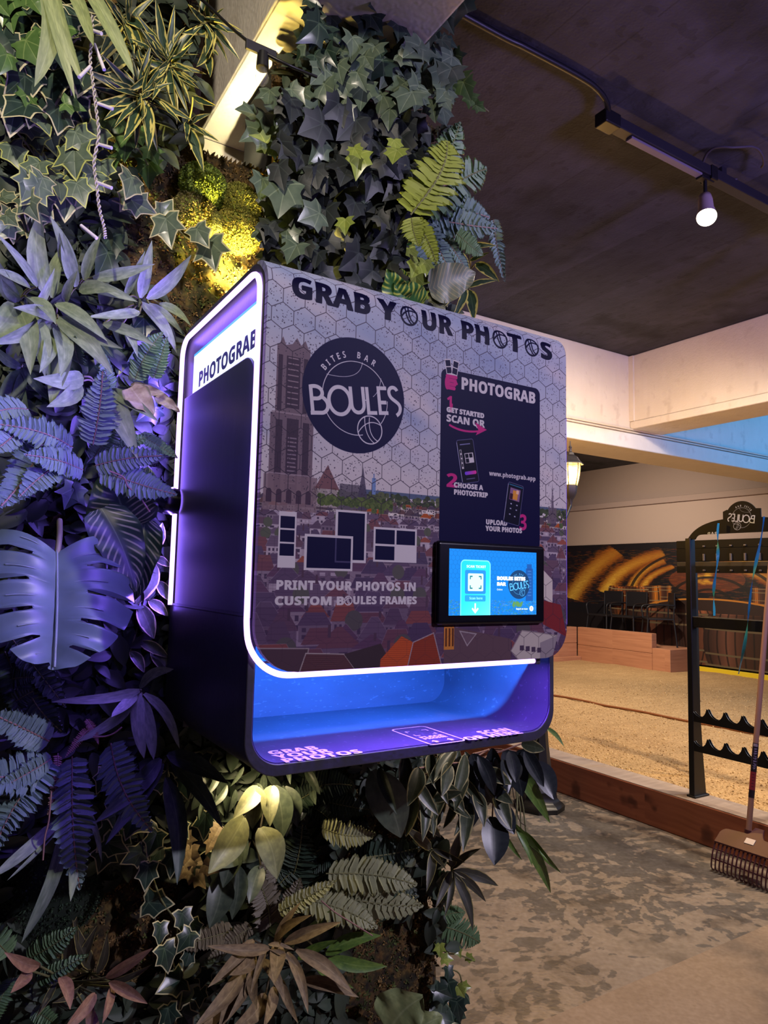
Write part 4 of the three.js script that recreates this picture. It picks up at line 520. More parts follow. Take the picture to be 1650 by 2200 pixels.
  const yBend = EYE + 0.55 - RB, point = (x, s, off) => s < 0 ? (() => { const a = -s / RB; return [x, yBend + (RB + off) * Math.sin(a), PFRONT - RB + (RB + off) * Math.cos(a)]; })() : [x, yBend - s, PFRONT + off];
  const yBot = flat, ext = (s) => { let l = PXL, r2 = PX1; const dl = s - (yBot - rBL), dr = s - (yBot - rBR); if (dl > 0) l += rBL - Math.sqrt(Math.max(0, rBL * rBL - dl * dl)); if (dr > 0) r2 -= rBR - Math.sqrt(Math.max(0, rBR * rBR - dr * dr)); return [l, r2]; };
  const rr2 = rows.concat([]); for (const d of [0.002, 0.006, 0.012]) rr2.push(yBot - d); rr2.sort((a, b) => a - b);
  const sheet = (off, flip) => { const base = pos.length / 3; rr2.forEach((s, j) => { const [l, r2] = ext(s); for (let i = 0; i <= N; i++) { const x = mix(l, r2, i / N), p = point(x, s, off); pos.push(...p); uv.push((x - PX0) / W, 1 - (s + 0.079) / (H + 0.05)); } if (j) for (let i = 0; i < N; i++) { const a = base + (j - 1) * (N + 1) + i, b = a + 1, c = a + N + 1, d = c + 1; flip ? idx.push(a, b, c, b, d, c) : idx.push(a, c, b, b, c, d); } }); return base; };
  const f0 = sheet(0, false), b0 = sheet(-0.012, true), n1 = N + 1, J = rr2.length;
  const fg = new THREE.BufferGeometry(); fg.setAttribute('position', new THREE.Float32BufferAttribute(pos, 3)); fg.setAttribute('uv', new THREE.Float32BufferAttribute(uv, 2));
  const edge = (a, b) => { idx.push(f0 + a, f0 + b, b0 + a, f0 + b, b0 + b, b0 + a); };
  for (let j = 1; j < J; j++) { edge((j - 1) * n1, j * n1); edge(j * n1 + N, (j - 1) * n1 + N); } for (let i = 0; i < N; i++) { edge((J - 1) * n1 + i, (J - 1) * n1 + i + 1); edge(i + 1, i); }
  fg.setIndex(idx); fg.computeVertexNormals();
  const fp = bp('printed_front', toCreasedNormals(fg, 0.7), new THREE.MeshPhysicalMaterial({ map: print, roughness: 0.5, specularIntensity: 0.15, side: THREE.DoubleSide })); fp.userData.label = 'printed front sheet with town photo, hexagons, logo and lettering GRAB YOUR PHOTOS';

  // tablet
  const tb = (a) => PX0 + a / 1000, ty = (b) => PTOP - b / 1000 - 0.0015;
  const tab = bp('tablet', rbx(tb(366), tb(643), ty(608), ty(449), PFRONT - 0.002, PFRONT + 0.012, 0.009, 4), std({ color: 0x060612, roughness: 0.25 }));
  const scr = canvasTex(1024, 576, (g, w, h) => {
    g.fillStyle = '#1478d2'; g.fillRect(0, 0, w, h); const R = rng(19), X = (x) => x, hr = 26; g.strokeStyle = 'rgba(10,70,150,0.35)'; g.lineWidth = 2; for (let y = 0, r = 0; y < 340; y += hr * 1.5, r++) for (let x = r & 1 ? 22 : 0; x < w + 30; x += 45) { g.beginPath(); for (let k = 0; k < 6; k++) { const a = Math.PI / 6 + k * Math.PI / 3; g.lineTo(x + hr * Math.cos(a), y + hr * Math.sin(a)); } g.closePath(); g.stroke(); }
    for (let i = 0; i < 900; i++) { const y = 440 + R() * 140, x = R() * w, k = R(); g.fillStyle = k < 0.25 ? 'rgba(70,130,110,0.6)' : `rgba(${20 + k * 60 | 0},${70 + k * 80 | 0},${160 + k * 60 | 0},0.6)`; g.fillRect(x, y, 6 + R() * 14, 4 + R() * 8); } g.fillStyle = 'rgba(30,70,140,0.75)'; g.fillRect(890, 150, 90, 300); g.fillRect(905, 110, 60, 60); g.fillStyle = 'rgba(60,110,180,0.8)'; for (let k = 0; k < 9; k++) g.fillRect(915, 170 + k * 28, 44, 10); for (let i = 0; i < 60; i++) { g.fillStyle = 'rgba(90,140,80,0.6)'; g.beginPath(); g.arc(730 + R() * 120, 460 + R() * 40, 10, 0, 7); g.fill(); }
    const q = g.createLinearGradient(120, 100, 470, 576); q.addColorStop(0, '#22c0f0'); q.addColorStop(0.5, '#28d8f4'); q.addColorStop(1, '#66f0ff'); g.fillStyle = q; g.beginPath(); g.roundRect(130, 96, 330, 560, 40); g.fill(); g.strokeStyle = '#7af4ff'; g.lineWidth = 10; g.stroke(); g.fillStyle = '#ffffff'; fit(g, 'SCAN TICKET', 190, 410, 138, 160);
    g.fillStyle = '#2a86d8'; g.beginPath(); g.roundRect(175, 180, 235, 210, 16); g.fill(); g.fillStyle = '#c8fbf4'; g.beginPath(); g.roundRect(208, 210, 174, 155, 10); g.fill(); g.strokeStyle = '#1d6f80'; g.lineWidth = 11; for (const [a, b, c, d] of [[234, 236, 1, 1], [356, 236, -1, 1], [234, 340, 1, -1], [356, 340, -1, -1]]) { g.beginPath(); g.moveTo(a + 26 * c, b); g.lineTo(a, b); g.lineTo(a, b + 26 * d); g.stroke(); }
    g.fillStyle = '#2a96dc'; g.beginPath(); g.roundRect(175, 400, 235, 56, 12); g.fill(); g.fillStyle = '#8ff2ff'; fit(g, 'Scan here', 225, 375, 416, 438, 'bold'); g.strokeStyle = '#ffffff'; g.lineWidth = 16; g.beginPath(); g.moveTo(292, 472); g.lineTo(292, 548); g.moveTo(258, 515); g.lineTo(292, 550); g.lineTo(326, 515); g.stroke();
    g.fillStyle = 'rgba(24,56,96,0.93)'; g.beginPath(); g.ellipse(806, 300, 132, 132, 0, 0, 7); g.fill(); logoStrokes(g, 1260, (m) => 808 + m * 1260, (m) => 306 + m * 1260, '#58b4f4'); g.fillStyle = g.strokeStyle = '#ffffff'; fit(g, 'BOULES BITES', 540, 885, 232, 262, 'bold', 5); fit(g, 'BAR', 540, 645, 283, 312, 'bold', 5); fit(g, 'Online', 540, 608, 340, 356, 'normal'); fit(g, 'Report an issue', 772, 915, 514, 530, 'bold'); g.beginPath(); g.arc(962, 520, 25, 0, 7); g.fill(); g.fillStyle = '#b05050'; g.fillRect(958, 508, 8, 14); g.fillRect(958, 526, 8, 6);
  }, { repeat: false });
  const sw = 0.2245, sh = 0.1265, sp = new THREE.PlaneGeometry(sw, sh); sp.translate(tb(505), ty(526.5), PFRONT + 0.0126);
  const sc = new THREE.Mesh(local(booth, sp), new THREE.MeshStandardMaterial({ color: 0x050505, emissive: new THREE.Color(1, 1, 1), emissiveMap: scr, emissiveIntensity: 1.35, roughness: 0.25 })); sc.name = 'screen'; sc.userData.label = 'lit blue tablet screen asking to scan a ticket'; tab.add(sc);
  rectLight(CYAN, LIT.screen, sw, sh, V(tb(505), ty(526.5), PFRONT + 0.015), V(tb(505), ty(526.5), 1));
}

// ------------------------------------------------------------------ the planted wall
const WZ = -1.68, WX1 = 1.235;
const mossCol = pixTex(1024, 1024, (u, v) => { const a = fbm(u * 60, v * 60, 301, 4, 60), b = fbm(u * 7, v * 7, 303, 4, 7), c = vnoise(u * 200, v * 200, 305, 200); const k = clamp(a * 1.5 - 0.35); let q = mixc(hex(0x17130d), hex(0x6e5226), k); q = mixc(q, hex(0x3a4a1e), clamp((b - 0.5) * 3) * 0.7); const d = 26 * (c - 0.5); return [q[0] + d, q[1] + d, q[2] + d * 0.6]; });
mossCol.repeat.set(1 / 0.9, 1 / 0.9);
const mossMat = std({ map: mossCol, roughness: 1, bumpMap: mossCol, bumpScale: 0.012 });
const NX0 = 0.44, NX1 = 0.66, NY = EYE + 1.06, CY = EYE + 1.41;   // the notch below the lit beam, and the column's top
struct('wall_planted', boxUV(merge([bx(XL, NX0 - 0.02, 0, CEIL, -1.95, WZ - 0.03), bx(NX0 - 0.02, WX1 - 0.03, 0, NY - 0.02, -1.95, WZ - 0.03), bx(NX1 + 0.02, WX1 - 0.03, NY - 0.02, CY, -1.95, WZ - 0.03)])), std({ color: 0x14120f, roughness: 1 }));
const bareWall = (x, y) => (x > NX0 && x < NX1 && y > NY) || (x >= NX1 && y > CY);
const mossH = (x, y) => 0.05 * (fbm(x * 5, y * 5, 311, 3) - 0.5) + 0.03 * (fbm(x * 22, y * 22, 313, 3) - 0.5);
{ const NX = 230, NY = 260, x0 = -1.3, g = new THREE.PlaneGeometry(1, 1, NX, NY), p = g.attributes.position, uv = g.attributes.uv;
  for (let i = 0; i < p.count; i++) { const u = p.getX(i) + 0.5, y = (p.getY(i) + 0.5) * CEIL; let x, z; const L = WX1 - x0, s = u * (L + 0.16); if (s < L - 0.03) { x = x0 + s; z = WZ + mossH(x, y); } else { const t = (s - L + 0.03) / 0.19, a = clamp(t * 2.2) * Math.PI / 2; x = WX1 - 0.03 + 0.035 * Math.sin(a) + mossH(y * 1.3 + 3, t) * 0.8; z = WZ - 0.03 + 0.03 * Math.cos(a) - Math.max(0, t - 0.3) * 0.26 + mossH(x, y); } p.setXYZ(i, x, y, z); uv.setXY(i, s, y); }
  { const id = g.index.array, keep = []; for (let i = 0; i < id.length; i += 3) if (!bareWall((p.getX(id[i]) + p.getX(id[i + 1]) + p.getX(id[i + 2])) / 3, (p.getY(id[i]) + p.getY(id[i + 1]) + p.getY(id[i + 2])) / 3)) keep.push(id[i], id[i + 1], id[i + 2]); g.setIndex(keep); }
  g.computeVertexNormals(); tag(put('moss_cover', g, mossMat), 'brown and olive moss covering the planted wall', 'moss', null, 'stuff'); }
function tuftGeo(seed, n = 5) { const R = rng(seed), pos = [], idx = []; for (let i = 0; i < n; i++) { const a = R() * 6.28, t = 0.3 + R() * 1.1, l = 0.6 + R() * 0.5, w = 0.14, d = V(Math.cos(a) * Math.sin(t), Math.sin(a) * Math.sin(t), Math.cos(t)), s = V(-Math.sin(a), Math.cos(a), R() - 0.5).multiplyScalar(w), m = d.clone().multiplyScalar(l * 0.55).add(V(0, 0, 0.1)), e = d.clone().multiplyScalar(l).add(V(R() - 0.5, R() - 0.5, -0.25).multiplyScalar(0.5)), b = pos.length / 3; for (const q of [s, s.clone().negate(), m.clone().add(s), m.clone().sub(s), e]) pos.push(q.x, q.y, q.z); idx.push(b, b + 1, b + 2, b + 1, b + 3, b + 2, b + 2, b + 3, b + 4); } const g = new THREE.BufferGeometry(); g.setAttribute('position', new THREE.Float32BufferAttribute(pos, 3)); g.setIndex(idx); g.computeVertexNormals(); return g; }
{ const n = 52000, m = new THREE.InstancedMesh(tuftGeo(1), std({ color: 0xffffff, roughness: 1 }), n), R = rng(9), M = new THREE.Matrix4(), q = new THREE.Quaternion(), c = new THREE.Color();
  for (let i = 0; i < n; i++) { const edge = R() < 0.1, x = edge ? WX1 + 0.005 + mossH(R() * 9, R()) * 0.5 : -0.45 + R() * (WX1 + 0.44), y = 0.3 + R() * (CEIL - 0.35); if (bareWall(x, y)) { i--; continue; } const z = edge ? WZ - R() * 0.2 : WZ + mossH(x, y) - 0.002; q.setFromEuler(new THREE.Euler((R() - 0.5) * 1.1, edge ? 1.2 : (R() - 0.5) * 1.1, R() * 6.28)); const s = 0.006 + 0.011 * R(); M.compose(V(x, y, z), q, V(s, s, s)); m.setMatrixAt(i, M);
    const k = fbm(x * 4, y * 4, 321, 3) + (R() - 0.5) * 0.35, d = 0.35 + 0.9 * R(); if (k > 0.62) c.setRGB(0.09 * d, 0.12 * d, 0.03 * d); else if (k > 0.42) c.setRGB(0.24 * d, 0.15 * d, 0.05 * d); else c.setRGB(0.12 * d, 0.08 * d, 0.04 * d); m.setColorAt(i, c); }
  m.name = 'moss_tufts'; m.castShadow = m.receiveShadow = true; tag(m, 'curly brown moss tufts over the whole planted wall', 'moss', null, 'stuff'); scene.add(m); }

// leaf skins: u across the blade, v from stalk to tip
const skin = (w, h, f, o = {}) => std({ map: pixTex(w, h, f, { repeat: false }), roughness: 0.5, ...o });
const mid = (u) => Math.abs(u - 0.5) * 2;              // 0 at the midrib, 1 at the margin
const blade = (base, dark, edge, edgeW, s, o = {}) => skin(64, 192, (u, v) => { const m = mid(u), n = fbm(u * 6, v * 14, s, 3), e = clamp((m - 1 + edgeW * (0.6 + 0.9 * vnoise(v * 9, u > 0.5 ? 3 : 8, s + 5))) * 14); let c = mixc(hex(base), hex(dark), clamp(n * 1.5 - 0.3)); c = mixc(c, mixc(c, [255, 255, 230], 0.16), clamp(1 - m * 14)); const st = 0.06 * (vnoise(u * 34, v * 2, s + 9) - 0.5); c = c.map((q) => q * (1 + st)); return mixc(c, hex(edge), edgeW ? e : 0); }, o);
const SK = {
  bamboo: blade(0x8b9a78, 0x66775a, 0, 0, 401, { roughness: 0.55 }), bambooDark: blade(0x55655a, 0x3a4a44, 0, 0, 403, { roughness: 0.5 }), strap: blade(0x94a06a, 0x6f7d50, 0, 0, 405, { roughness: 0.5 }),
  brown: blade(0x94805e, 0x6a5840, 0, 0, 407, { roughness: 0.6 }), rose: blade(0xa07c66, 0x7a5a4c, 0, 0, 409, { roughness: 0.6 }), green: blade(0x6f8c3c, 0x46662c, 0, 0, 411, { roughness: 0.42 }),
  spider: blade(0x2f4630, 0x24382a, 0xc0b662, 0.34, 413, { roughness: 0.42 }), spiderDark: blade(0x3c3a2c, 0x2c2e26, 0x9a9156, 0.16, 415, { roughness: 0.45 }),
  ficus: blade(0x55604e, 0x3f4a3e, 0, 0, 417, { roughness: 0.4 }), ficusPale: blade(0xa6a878, 0x7f8460, 0, 0, 419, { roughness: 0.45 }), ficusDark: blade(0x2e3438, 0x20262c, 0, 0, 421, { roughness: 0.35 }), ficusEdge: blade(0x4a5240, 0x39422f, 0xb4ab7c, 0.2, 423, { roughness: 0.4 }),
  cream: blade(0xa89a72, 0x8a7a58, 0x6c6a44, 0.12, 425, { roughness: 0.5 }), under: blade(0x33402f, 0x222c22, 0, 0, 427, { roughness: 0.55 }),
  monstera: skin(256, 256, (u, v) => { const n = fbm(u * 7, v * 7, 431, 4); const c = mixc(hex(0x6f8580), hex(0x53685f), n); const m = mid(u); return mixc(c, hex(0x93a698), clamp(1 - m * 40)); }, { roughness: 0.38 }),
  calathea: skin(192, 256, (u, v) => { const m = mid(u), t = (v * 1.0 - m * 0.26) * 11, k = Math.abs(t - Math.round(t)); let c = mixc(hex(0x22382a), hex(0x2f4a34), fbm(u * 5, v * 5, 433, 3)); const s = clamp((0.2 - k) * 9) * clamp(m * 5 - 0.6) * clamp((0.94 - m) * 9); c = mixc(c, hex(0xa7ae7c), s * 0.9); return mixc(c, hex(0x7f9a6a), clamp(1 - m * 26) * 0.6); }, { roughness: 0.38 }),
  calatheaLime: skin(192, 256, (u, v) => { const m = mid(u), t = (v - m * 0.22) * 8, k = Math.abs(t - Math.round(t)); let c = mixc(hex(0x2c5a30), hex(0x3c6c38), fbm(u * 5, v * 5, 437, 3)); const s = clamp((0.27 - k) * 7) * clamp(m * 3 - 0.3); return mixc(c, hex(0xb2b850), s); }, { roughness: 0.4 }),
  calatheaGrey: skin(192, 256, (u, v) => { const m = mid(u), t = (v - m * 0.2) * 12, k = Math.abs(t - Math.round(t)); let c = mixc(hex(0x767c66), hex(0x5c6654), fbm(u * 4, v * 4, 439, 3)); return mixc(c, hex(0xa89a70), clamp((0.16 - k) * 9) * 0.7); }, { roughness: 0.45 }),
  fern: std({ color: 0x5c7a54, roughness: 0.5 }), fernBlue: std({ color: 0x6e8684, roughness: 0.5 }), fernLime: std({ color: 0x8f9c3c, roughness: 0.5 }), fernDark: std({ color: 0x2c3f30, roughness: 0.55 }), fernBrown: std({ color: 0x6c6450, roughness: 0.6 }), fernPale: std({ color: 0x8c8f6c, roughness: 0.55 }),
  stem: std({ color: 0x6a6a44, roughness: 0.7 }), stemDark: std({ color: 0x3c3426, roughness: 0.8 }), stemPink: std({ color: 0x94706a, roughness: 0.6 }),
};
const ivySkin = (a, b, edge, ew, vein, s, o) => skin(192, 192, (u, v) => { const x = (u - 0.5) * 2, y = v, n = fbm(u * 6, v * 6, s, 3); let c = mixc(hex(a), hex(b), n); const ang = Math.atan2(x, y - 0.12), d = Math.min(...[0, 0.85, -0.85, 1.75, -1.75].map((q) => Math.abs(Math.sin(ang - q)) * Math.hypot(x, y - 0.12) + (Math.cos(ang - q) < 0 ? 9 : 0))); c = mixc(c, hex(vein), clamp(1 - d * 34) * 0.55); return c; }, { roughness: 0.3, ...o });
const IV = { dark: ivySkin(0x2c3e34, 0x20302a, 0, 0, 0x6f8068, 451), green: ivySkin(0x5c7844, 0x41602f, 0, 0, 0xa2b070, 453), grey: ivySkin(0x5f6e5c, 0x465648, 0, 0, 0x98a486, 455), black: ivySkin(0x20282a, 0x161c20, 0, 0, 0x4a5450, 457, { roughness: 0.5 }), edge: std({ color: 0xb9b48a, roughness: 0.5 }), edgeGreen: std({ color: 0xa8b060, roughness: 0.5 }), lime: ivySkin(0x93a04a, 0x788a3c, 0, 0, 0xc0c47a, 459) };

// leaf shapes: unit length along +y, face towards +z
function leafGeo(wf, { w = 0.25, rows = 9, cols = 4, fold = 0.25, bend = 0.15, twist = 0, ruffle = 0, seed = 1 } = {}) {
  const pos = [], uv = [], idx = [], R = rng(seed), ph = R() * 6, skew = (R() - 0.5) * 0.12;
  for (let j = 0; j <= rows; j++) { const t = j / rows, ww = wf(t) * w; for (let i = 0; i <= cols; i++) { const u = i / cols * 2 - 1, a = twist * t, x = u * ww, z = fold * Math.abs(x) + ruffle * Math.sin(t * 17 + ph + u * 2) * u * u * 0.06; pos.push(x * Math.cos(a) + skew * Math.sin(t * 3.1), t * (1 - 0.15 * bend * bend * t), -bend * t * t + z * Math.cos(a) + x * Math.sin(a) + bend * 0.0); uv.push((u + 1) / 2, t); } if (j) for (let i = 0; i < cols; i++) { const b = (j - 1) * (cols + 1) + i; idx.push(b, b + 1, b + cols + 1, b + 1, b + cols + 2, b + cols + 1); } }
  const g = new THREE.BufferGeometry(); g.setAttribute('position', new THREE.Float32BufferAttribute(pos, 3)); g.setAttribute('uv', new THREE.Float32BufferAttribute(uv, 2)); g.setIndex(idx); g.computeVertexNormals(); return g;
}
const lance = (t) => Math.pow(Math.sin(Math.PI * Math.pow(t * 0.985 + 0.012, 0.72)), 0.8), oval = (t) => Math.pow(Math.sin(Math.PI * Math.pow(t * 0.97 + 0.02, 0.85)), 0.75) * (t > 0.85 ? 1 - (t - 0.85) * 2.2 : 1), strapF = (t) => Math.min(1, 0.35 + t * 3) * Math.pow(1 - Math.pow(t, 5), 0.9), heart = (t) => Math.pow(Math.sin(Math.PI * Math.pow(clamp(t * 0.98 + 0.015), 0.58)), 0.62);
const LV = { lance: [], oval: [], strap: [], heart: [], ivy: [], ivyEdge: [] };
for (let k = 0; k < 6; k++) { const R = rng(500 + k);
  LV.lance.push(leafGeo(lance, { w: 0.085 + 0.02 * R(), fold: 0.3 + 0.2 * R(), bend: -0.05 + 0.35 * R(), twist: (R() - 0.5) * 0.9, seed: k, cols: 2, rows: 8 })); LV.strap.push(leafGeo(strapF, { w: 0.045 + 0.012 * R(), fold: 0.35, bend: 0.1 + 0.35 * R(), twist: (R() - 0.5) * 0.8, seed: k, cols: 2, rows: 10 }));
  LV.oval.push(leafGeo(oval, { w: 0.21 + 0.05 * R(), fold: 0.28, bend: 0.1 + 0.3 * R(), twist: (R() - 0.5) * 0.6, seed: k, rows: 9 })); LV.heart.push(leafGeo(heart, { w: 0.36 + 0.05 * R(), fold: 0.2, bend: 0.12 + 0.2 * R(), twist: (R() - 0.5) * 0.3, ruffle: 1, seed: k, rows: 12, cols: 6 }));
  const mk = (grow, off) => { // five-lobed ivy blade
    const Rr = rng(700 + k), j = () => 1 + (Rr() - 0.5) * 0.3, half = [[0, 0.03], [0.16, -0.06 * j()], [0.44 * j(), 0.02], [0.36, 0.20], [0.35, 0.28], [0.49 * j(), 0.54 * j()], [0.30, 0.58], [0.225, 0.66], [0.11, 0.85], [0, 1.0]]; const pos = [], uv = [], idx = []; const droop = 0.1 + 0.25 * Rr(), cup = 0.15 + 0.2 * Rr(), sk = (Rr() - 0.5) * 0.1;
    for (const s of [-1, 1]) { const b = pos.length / 3; half.forEach(([x, y], i) => { const sy = clamp(y * 0.8 + 0.08 * (i < 5 ? 1 : 0.4), 0.03, 1), cx = 0.0, cy = 0.4; const gx = x * grow, gy = cy + (y - cy) * grow; for (const m of [0, 0.5, 1]) { const X = mix(0, gx * s, m), Y = mix(sy, gy, m); pos.push(X + sk * Y, Y, cup * Math.abs(X) * (m === 1 ? 0.75 : 1) - droop * Y * Y + off - 0.16 * X * X); uv.push(X / 1.15 + 0.5, clamp(Y)); } if (i) { for (let m = 0; m < 2; m++) { const a = b + (i - 1) * 3 + m; s > 0 ? idx.push(a, a + 1, a + 3, a + 1, a + 4, a + 3) : idx.push(a, a + 3, a + 1, a + 1, a + 3, a + 4); } } }); }
    const g = new THREE.BufferGeometry(); g.setAttribute('position', new THREE.Float32BufferAttribute(pos, 3)); g.setAttribute('uv', new THREE.Float32BufferAttribute(uv, 2)); g.setIndex(idx); g.computeVertexNormals(); return g; };
  LV.ivy.push(mk(1, 0)); LV.ivyEdge.push(mk(1.13, -0.012));
}
function frondGeo(seed, { pairs = 20, w = 0.17, droop = 0.35, curl = 0.0, tooth = 0.5, lw = 0.34 } = {}) {
  const R = rng(seed), pos = [], idx = [], sway = (R() - 0.5) * 0.18 + curl; const spine = (t) => V(sway * Math.sin(t * 2.6), t, -droop * t * t);
  const quad = (a, b, c, d) => { const k = pos.length / 3; for (const q of [a, b, c, d]) pos.push(q.x, q.y, q.z); idx.push(k, k + 1, k + 2, k + 1, k + 3, k + 2); };
  for (let i = 0; i < pairs; i++) { const t = 0.05 + 0.93 * i / (pairs - 1), c = spine(t), tan = spine(t + 0.01).sub(spine(t - 0.01)).normalize(), L = w * Math.pow(Math.sin(Math.PI * Math.pow(clamp(t * 0.93 + 0.06), 0.7)), 0.7) * (0.88 + 0.24 * R()), step = 0.93 / (pairs - 1), hw = step * lw * 1.35;
    for (const s of [-1, 1]) { const out = V(s, 0.28 + 0.3 * t + (R() - 0.5) * 0.22, 0.22 + (R() - 0.5) * 0.5).normalize(), al = tan.clone().addScaledVector(out, -tan.dot(out)).normalize(), nz = out.clone().cross(al).multiplyScalar(s * 0.25 * hw), P = (d, k, lift = 0) => c.clone().addScaledVector(out, L * d).addScaledVector(al, hw * k).addScaledVector(nz, lift).add(V(0, 0, -0.25 * L * d * d));
      const prof = [[0, 0.55, 0.7], [0.3, 0.95, 0.9], [0.62, 0.9, 0.72], [0.86, 0.62, 0.42], [1, 0.12, 0.05]]; for (let k = 1; k < prof.length; k++) { const [d0, a0, b0] = prof[k - 1], [d1, a1, b1] = prof[k]; quad(P(d0, a0, 1), P(d0, 0, -1), P(d1, a1 + tooth * 0.3 * (k % 2), 1), P(d1, 0, -1)); quad(P(d0, 0, -1), P(d0, -b0, 1), P(d1, 0, -1), P(d1, -b1 - tooth * 0.3 * (k % 2), 1)); } } }
  const g = new THREE.BufferGeometry(); g.setAttribute('position', new THREE.Float32BufferAttribute(pos, 3)); g.setIndex(idx); g.computeVertexNormals();
  const pts = []; for (let i = 0; i <= 8; i++) pts.push(spine(i / 8).add(V(0, 0, 0.004))); const rib = new THREE.TubeGeometry(new THREE.CatmullRomCurve3(pts), 14, 0.0065, 5);
  return { g, rib };
}
const FR = []; for (let k = 0; k < 6; k++) FR.push(frondGeo(800 + k, { pairs: 15 + (k % 3) * 2, w: 0.17 + 0.02 * (k % 3), droop: 0.1 + 0.12 * k * 0.6, lw: 0.52 + 0.06 * (k % 2) }));
const FRN = []; for (let k = 0; k < 3; k++) FRN.push(frondGeo(830 + k, { pairs: 26, w: 0.085, droop: 0.2 + 0.15 * k, lw: 0.36 }));

// placing a unit leaf from its base to its tip, its face turned towards n
const UP = V(0, 1, 0);
function orient(m, base, tip, n, wide = 1) {
  const y = tip.clone().sub(base), L = y.length(); y.normalize(); const z = n.clone().addScaledVector(y, -n.dot(y)).normalize(), x = y.clone().cross(z);
  m.quaternion.setFromRotationMatrix(new THREE.Matrix4().makeBasis(x, y, z)); m.position.copy(base); m.scale.set(L * wide, L, L); return m;
}
const toEye = (p) => O.clone().sub(p).normalize();
let leafSeed = 1;
function leaf(g, geos, mat, base, tip, { wide = 1, tilt = 0.5, name = 'leaf', rib, edge } = {}) {
  const R = rng(7919 * leafSeed++), k = R() * geos.length | 0, ge = geos[k], n = toEye(base).add(V((R() - 0.5) * tilt * 2, (R() - 0.3) * tilt * 1.6, 0.25)).normalize();
  const m = new THREE.Mesh(ge.g ?? ge, mat); m.name = name; m.castShadow = m.receiveShadow = true; orient(m, base.clone().sub(g.position), tip.clone().sub(g.position), n, wide * (0.9 + 0.2 * R())); g.add(m);
  if (ge.rib) { const r = new THREE.Mesh(ge.rib, rib ?? SK.stem); r.name = 'midrib'; r.castShadow = r.receiveShadow = true; m.add(r); }
  if (edge) { const e = new THREE.Mesh(LV.ivyEdge[k], edge); e.name = 'pale_margin'; e.castShadow = e.receiveShadow = true; m.add(e); }
  return m;
}
// pixel of the photograph -> point on the planting, z metres from the room's axis plane
const W = (x, y, z = -1.56) => onZ(x, y, z);
const stalk = (g, pts, r, mat = SK.stem) => put('stem', local(g, tube(pts, r, 5, pts.length * 5)), mat, g);

// leaves given as [base x, base y, tip x, tip y, width factor, tip z] on the photograph's grid
function plant(name, label, category, geos, mat, list, { z0 = -1.6, z1 = -1.5, group, tilt = 0.45, node, rib, stems = true, part = 'leaf', wide = 1, stemMat = SK.stem, extra = 0 } = {}) {
  const c = node ?? [list[0][0], list[0][1]], at = W(c[0], c[1], z0), g = thing(name, label, category, at, group);
  for (const [x0, y0, x1, y1, w = 1, tz = z1] of list) leaf(g, geos, mat, W(x0, y0, (z0 * 0.6 + tz * 0.4)), W(x1, y1, tz), { wide: w * wide, tilt, rib, name: part });
  if (extra) { const R = rng(list.length * 97 + Math.round(c[0])); for (let i = 0; i < extra; i++) { const a = R() * 6.283, l = 55 + 60 * R(), x = c[0] + (R() - 0.5) * 24, y = c[1] + (R() - 0.5) * 24; leaf(g, geos, mat, W(x, y, z0 * 0.5 + z1 * 0.5), W(x + Math.cos(a) * l, y + Math.sin(a) * l, z1 - 0.05 * R()), { wide: wide * (0.8 + 0.4 * R()), tilt: 0.8, name: part }); } }
  if (stems) { const hub = W(c[0], c[1], z0 - 0.05); list.forEach(([x0, y0], i) => { if (Math.hypot(x0 - c[0], y0 - c[1]) > 14 || i === 0) { const e = W(x0, y0, z0 * 0.6 + (list[i][5] ?? z1) * 0.4); stalk(g, [hub, hub.clone().lerp(e, 0.5).add(V(0, 0.004, 0.012)), e], 0.0022, stemMat); } }); }
  return g;
}
const FOL = 'plant';
// bamboo palms, upper left
plant('bamboo_palm', 'pale bamboo spray with long leaves beside the booth top corner, pointing up and right', FOL, LV.lance, SK.bamboo, [[302, 640, 331, 526], [316, 642, 412, 553, 1.3], [269, 638, 305, 542, 0.9], [302, 649, 383, 757, 1.2, -1.6], [320, 652, 400, 720, 1, -1.62], [342, 652, 420, 698, 1.1, -1.63], [300, 671, 203, 664, 1], [222, 696, 322, 738, 1.1], [260, 700, 300, 745, 1]], { node: [302, 648], z1: -1.46 });
plant('bamboo_palm', 'bamboo spray fanning upward from its node left of the yellow moss', FOL, LV.lance, SK.bamboo, [[163, 616, 137, 500, 1.2], [181, 602, 214, 503, 1.3], [200, 598, 326, 565, 1.2], [175, 613, 281, 636, 1], [170, 624, 238, 626, 1.3], [160, 602, 112, 470, 1.2], [140, 650, 155, 590, 1.1], [150, 590, 128, 505, 1]], { node: [167, 616], z1: -1.46 });
plant('bamboo_palm', 'broad upright bamboo leaves at the left, under the fairy lights', FOL, LV.lance, SK.bamboo, [[95, 631, 91, 455, 1.35], [112, 640, 140, 520, 1.3], [60, 690, 120, 580, 1]], { node: [100, 650], z1: -1.5 });
plant('bamboo_palm', 'grey bamboo spray hanging down in violet light at mid left', FOL, LV.lance, SK.bamboo, [[124, 685, 219, 785, 1.2], [127, 682, 250, 740, 1.1], [109, 689, -10, 738, 1.1], [109, 696, 105, 842, 1.4], [120, 703, 136, 782, 1.2], [120, 653, 219, 704, 1], [120, 685, 48, 663, 1.3], [105, 700, 88, 790, 1]], { node: [120, 684], z1: -1.42 });
plant('bamboo_palm', 'violet lit bamboo spray at the left picture edge', FOL, LV.lance, SK.bamboo, [[36, 649, -10, 568, 1.3], [36, 656, 51, 775, 1.4], [54, 671, 88, 778, 1.2], [58, 638, 121, 665, 1.4], [33, 656, -12, 715, 1.6], [80, 616, 3, 508, 0.8], [65, 618, -8, 570, 1], [40, 645, 8, 610, 1.1]], { node: [40, 650], z1: -1.42 });
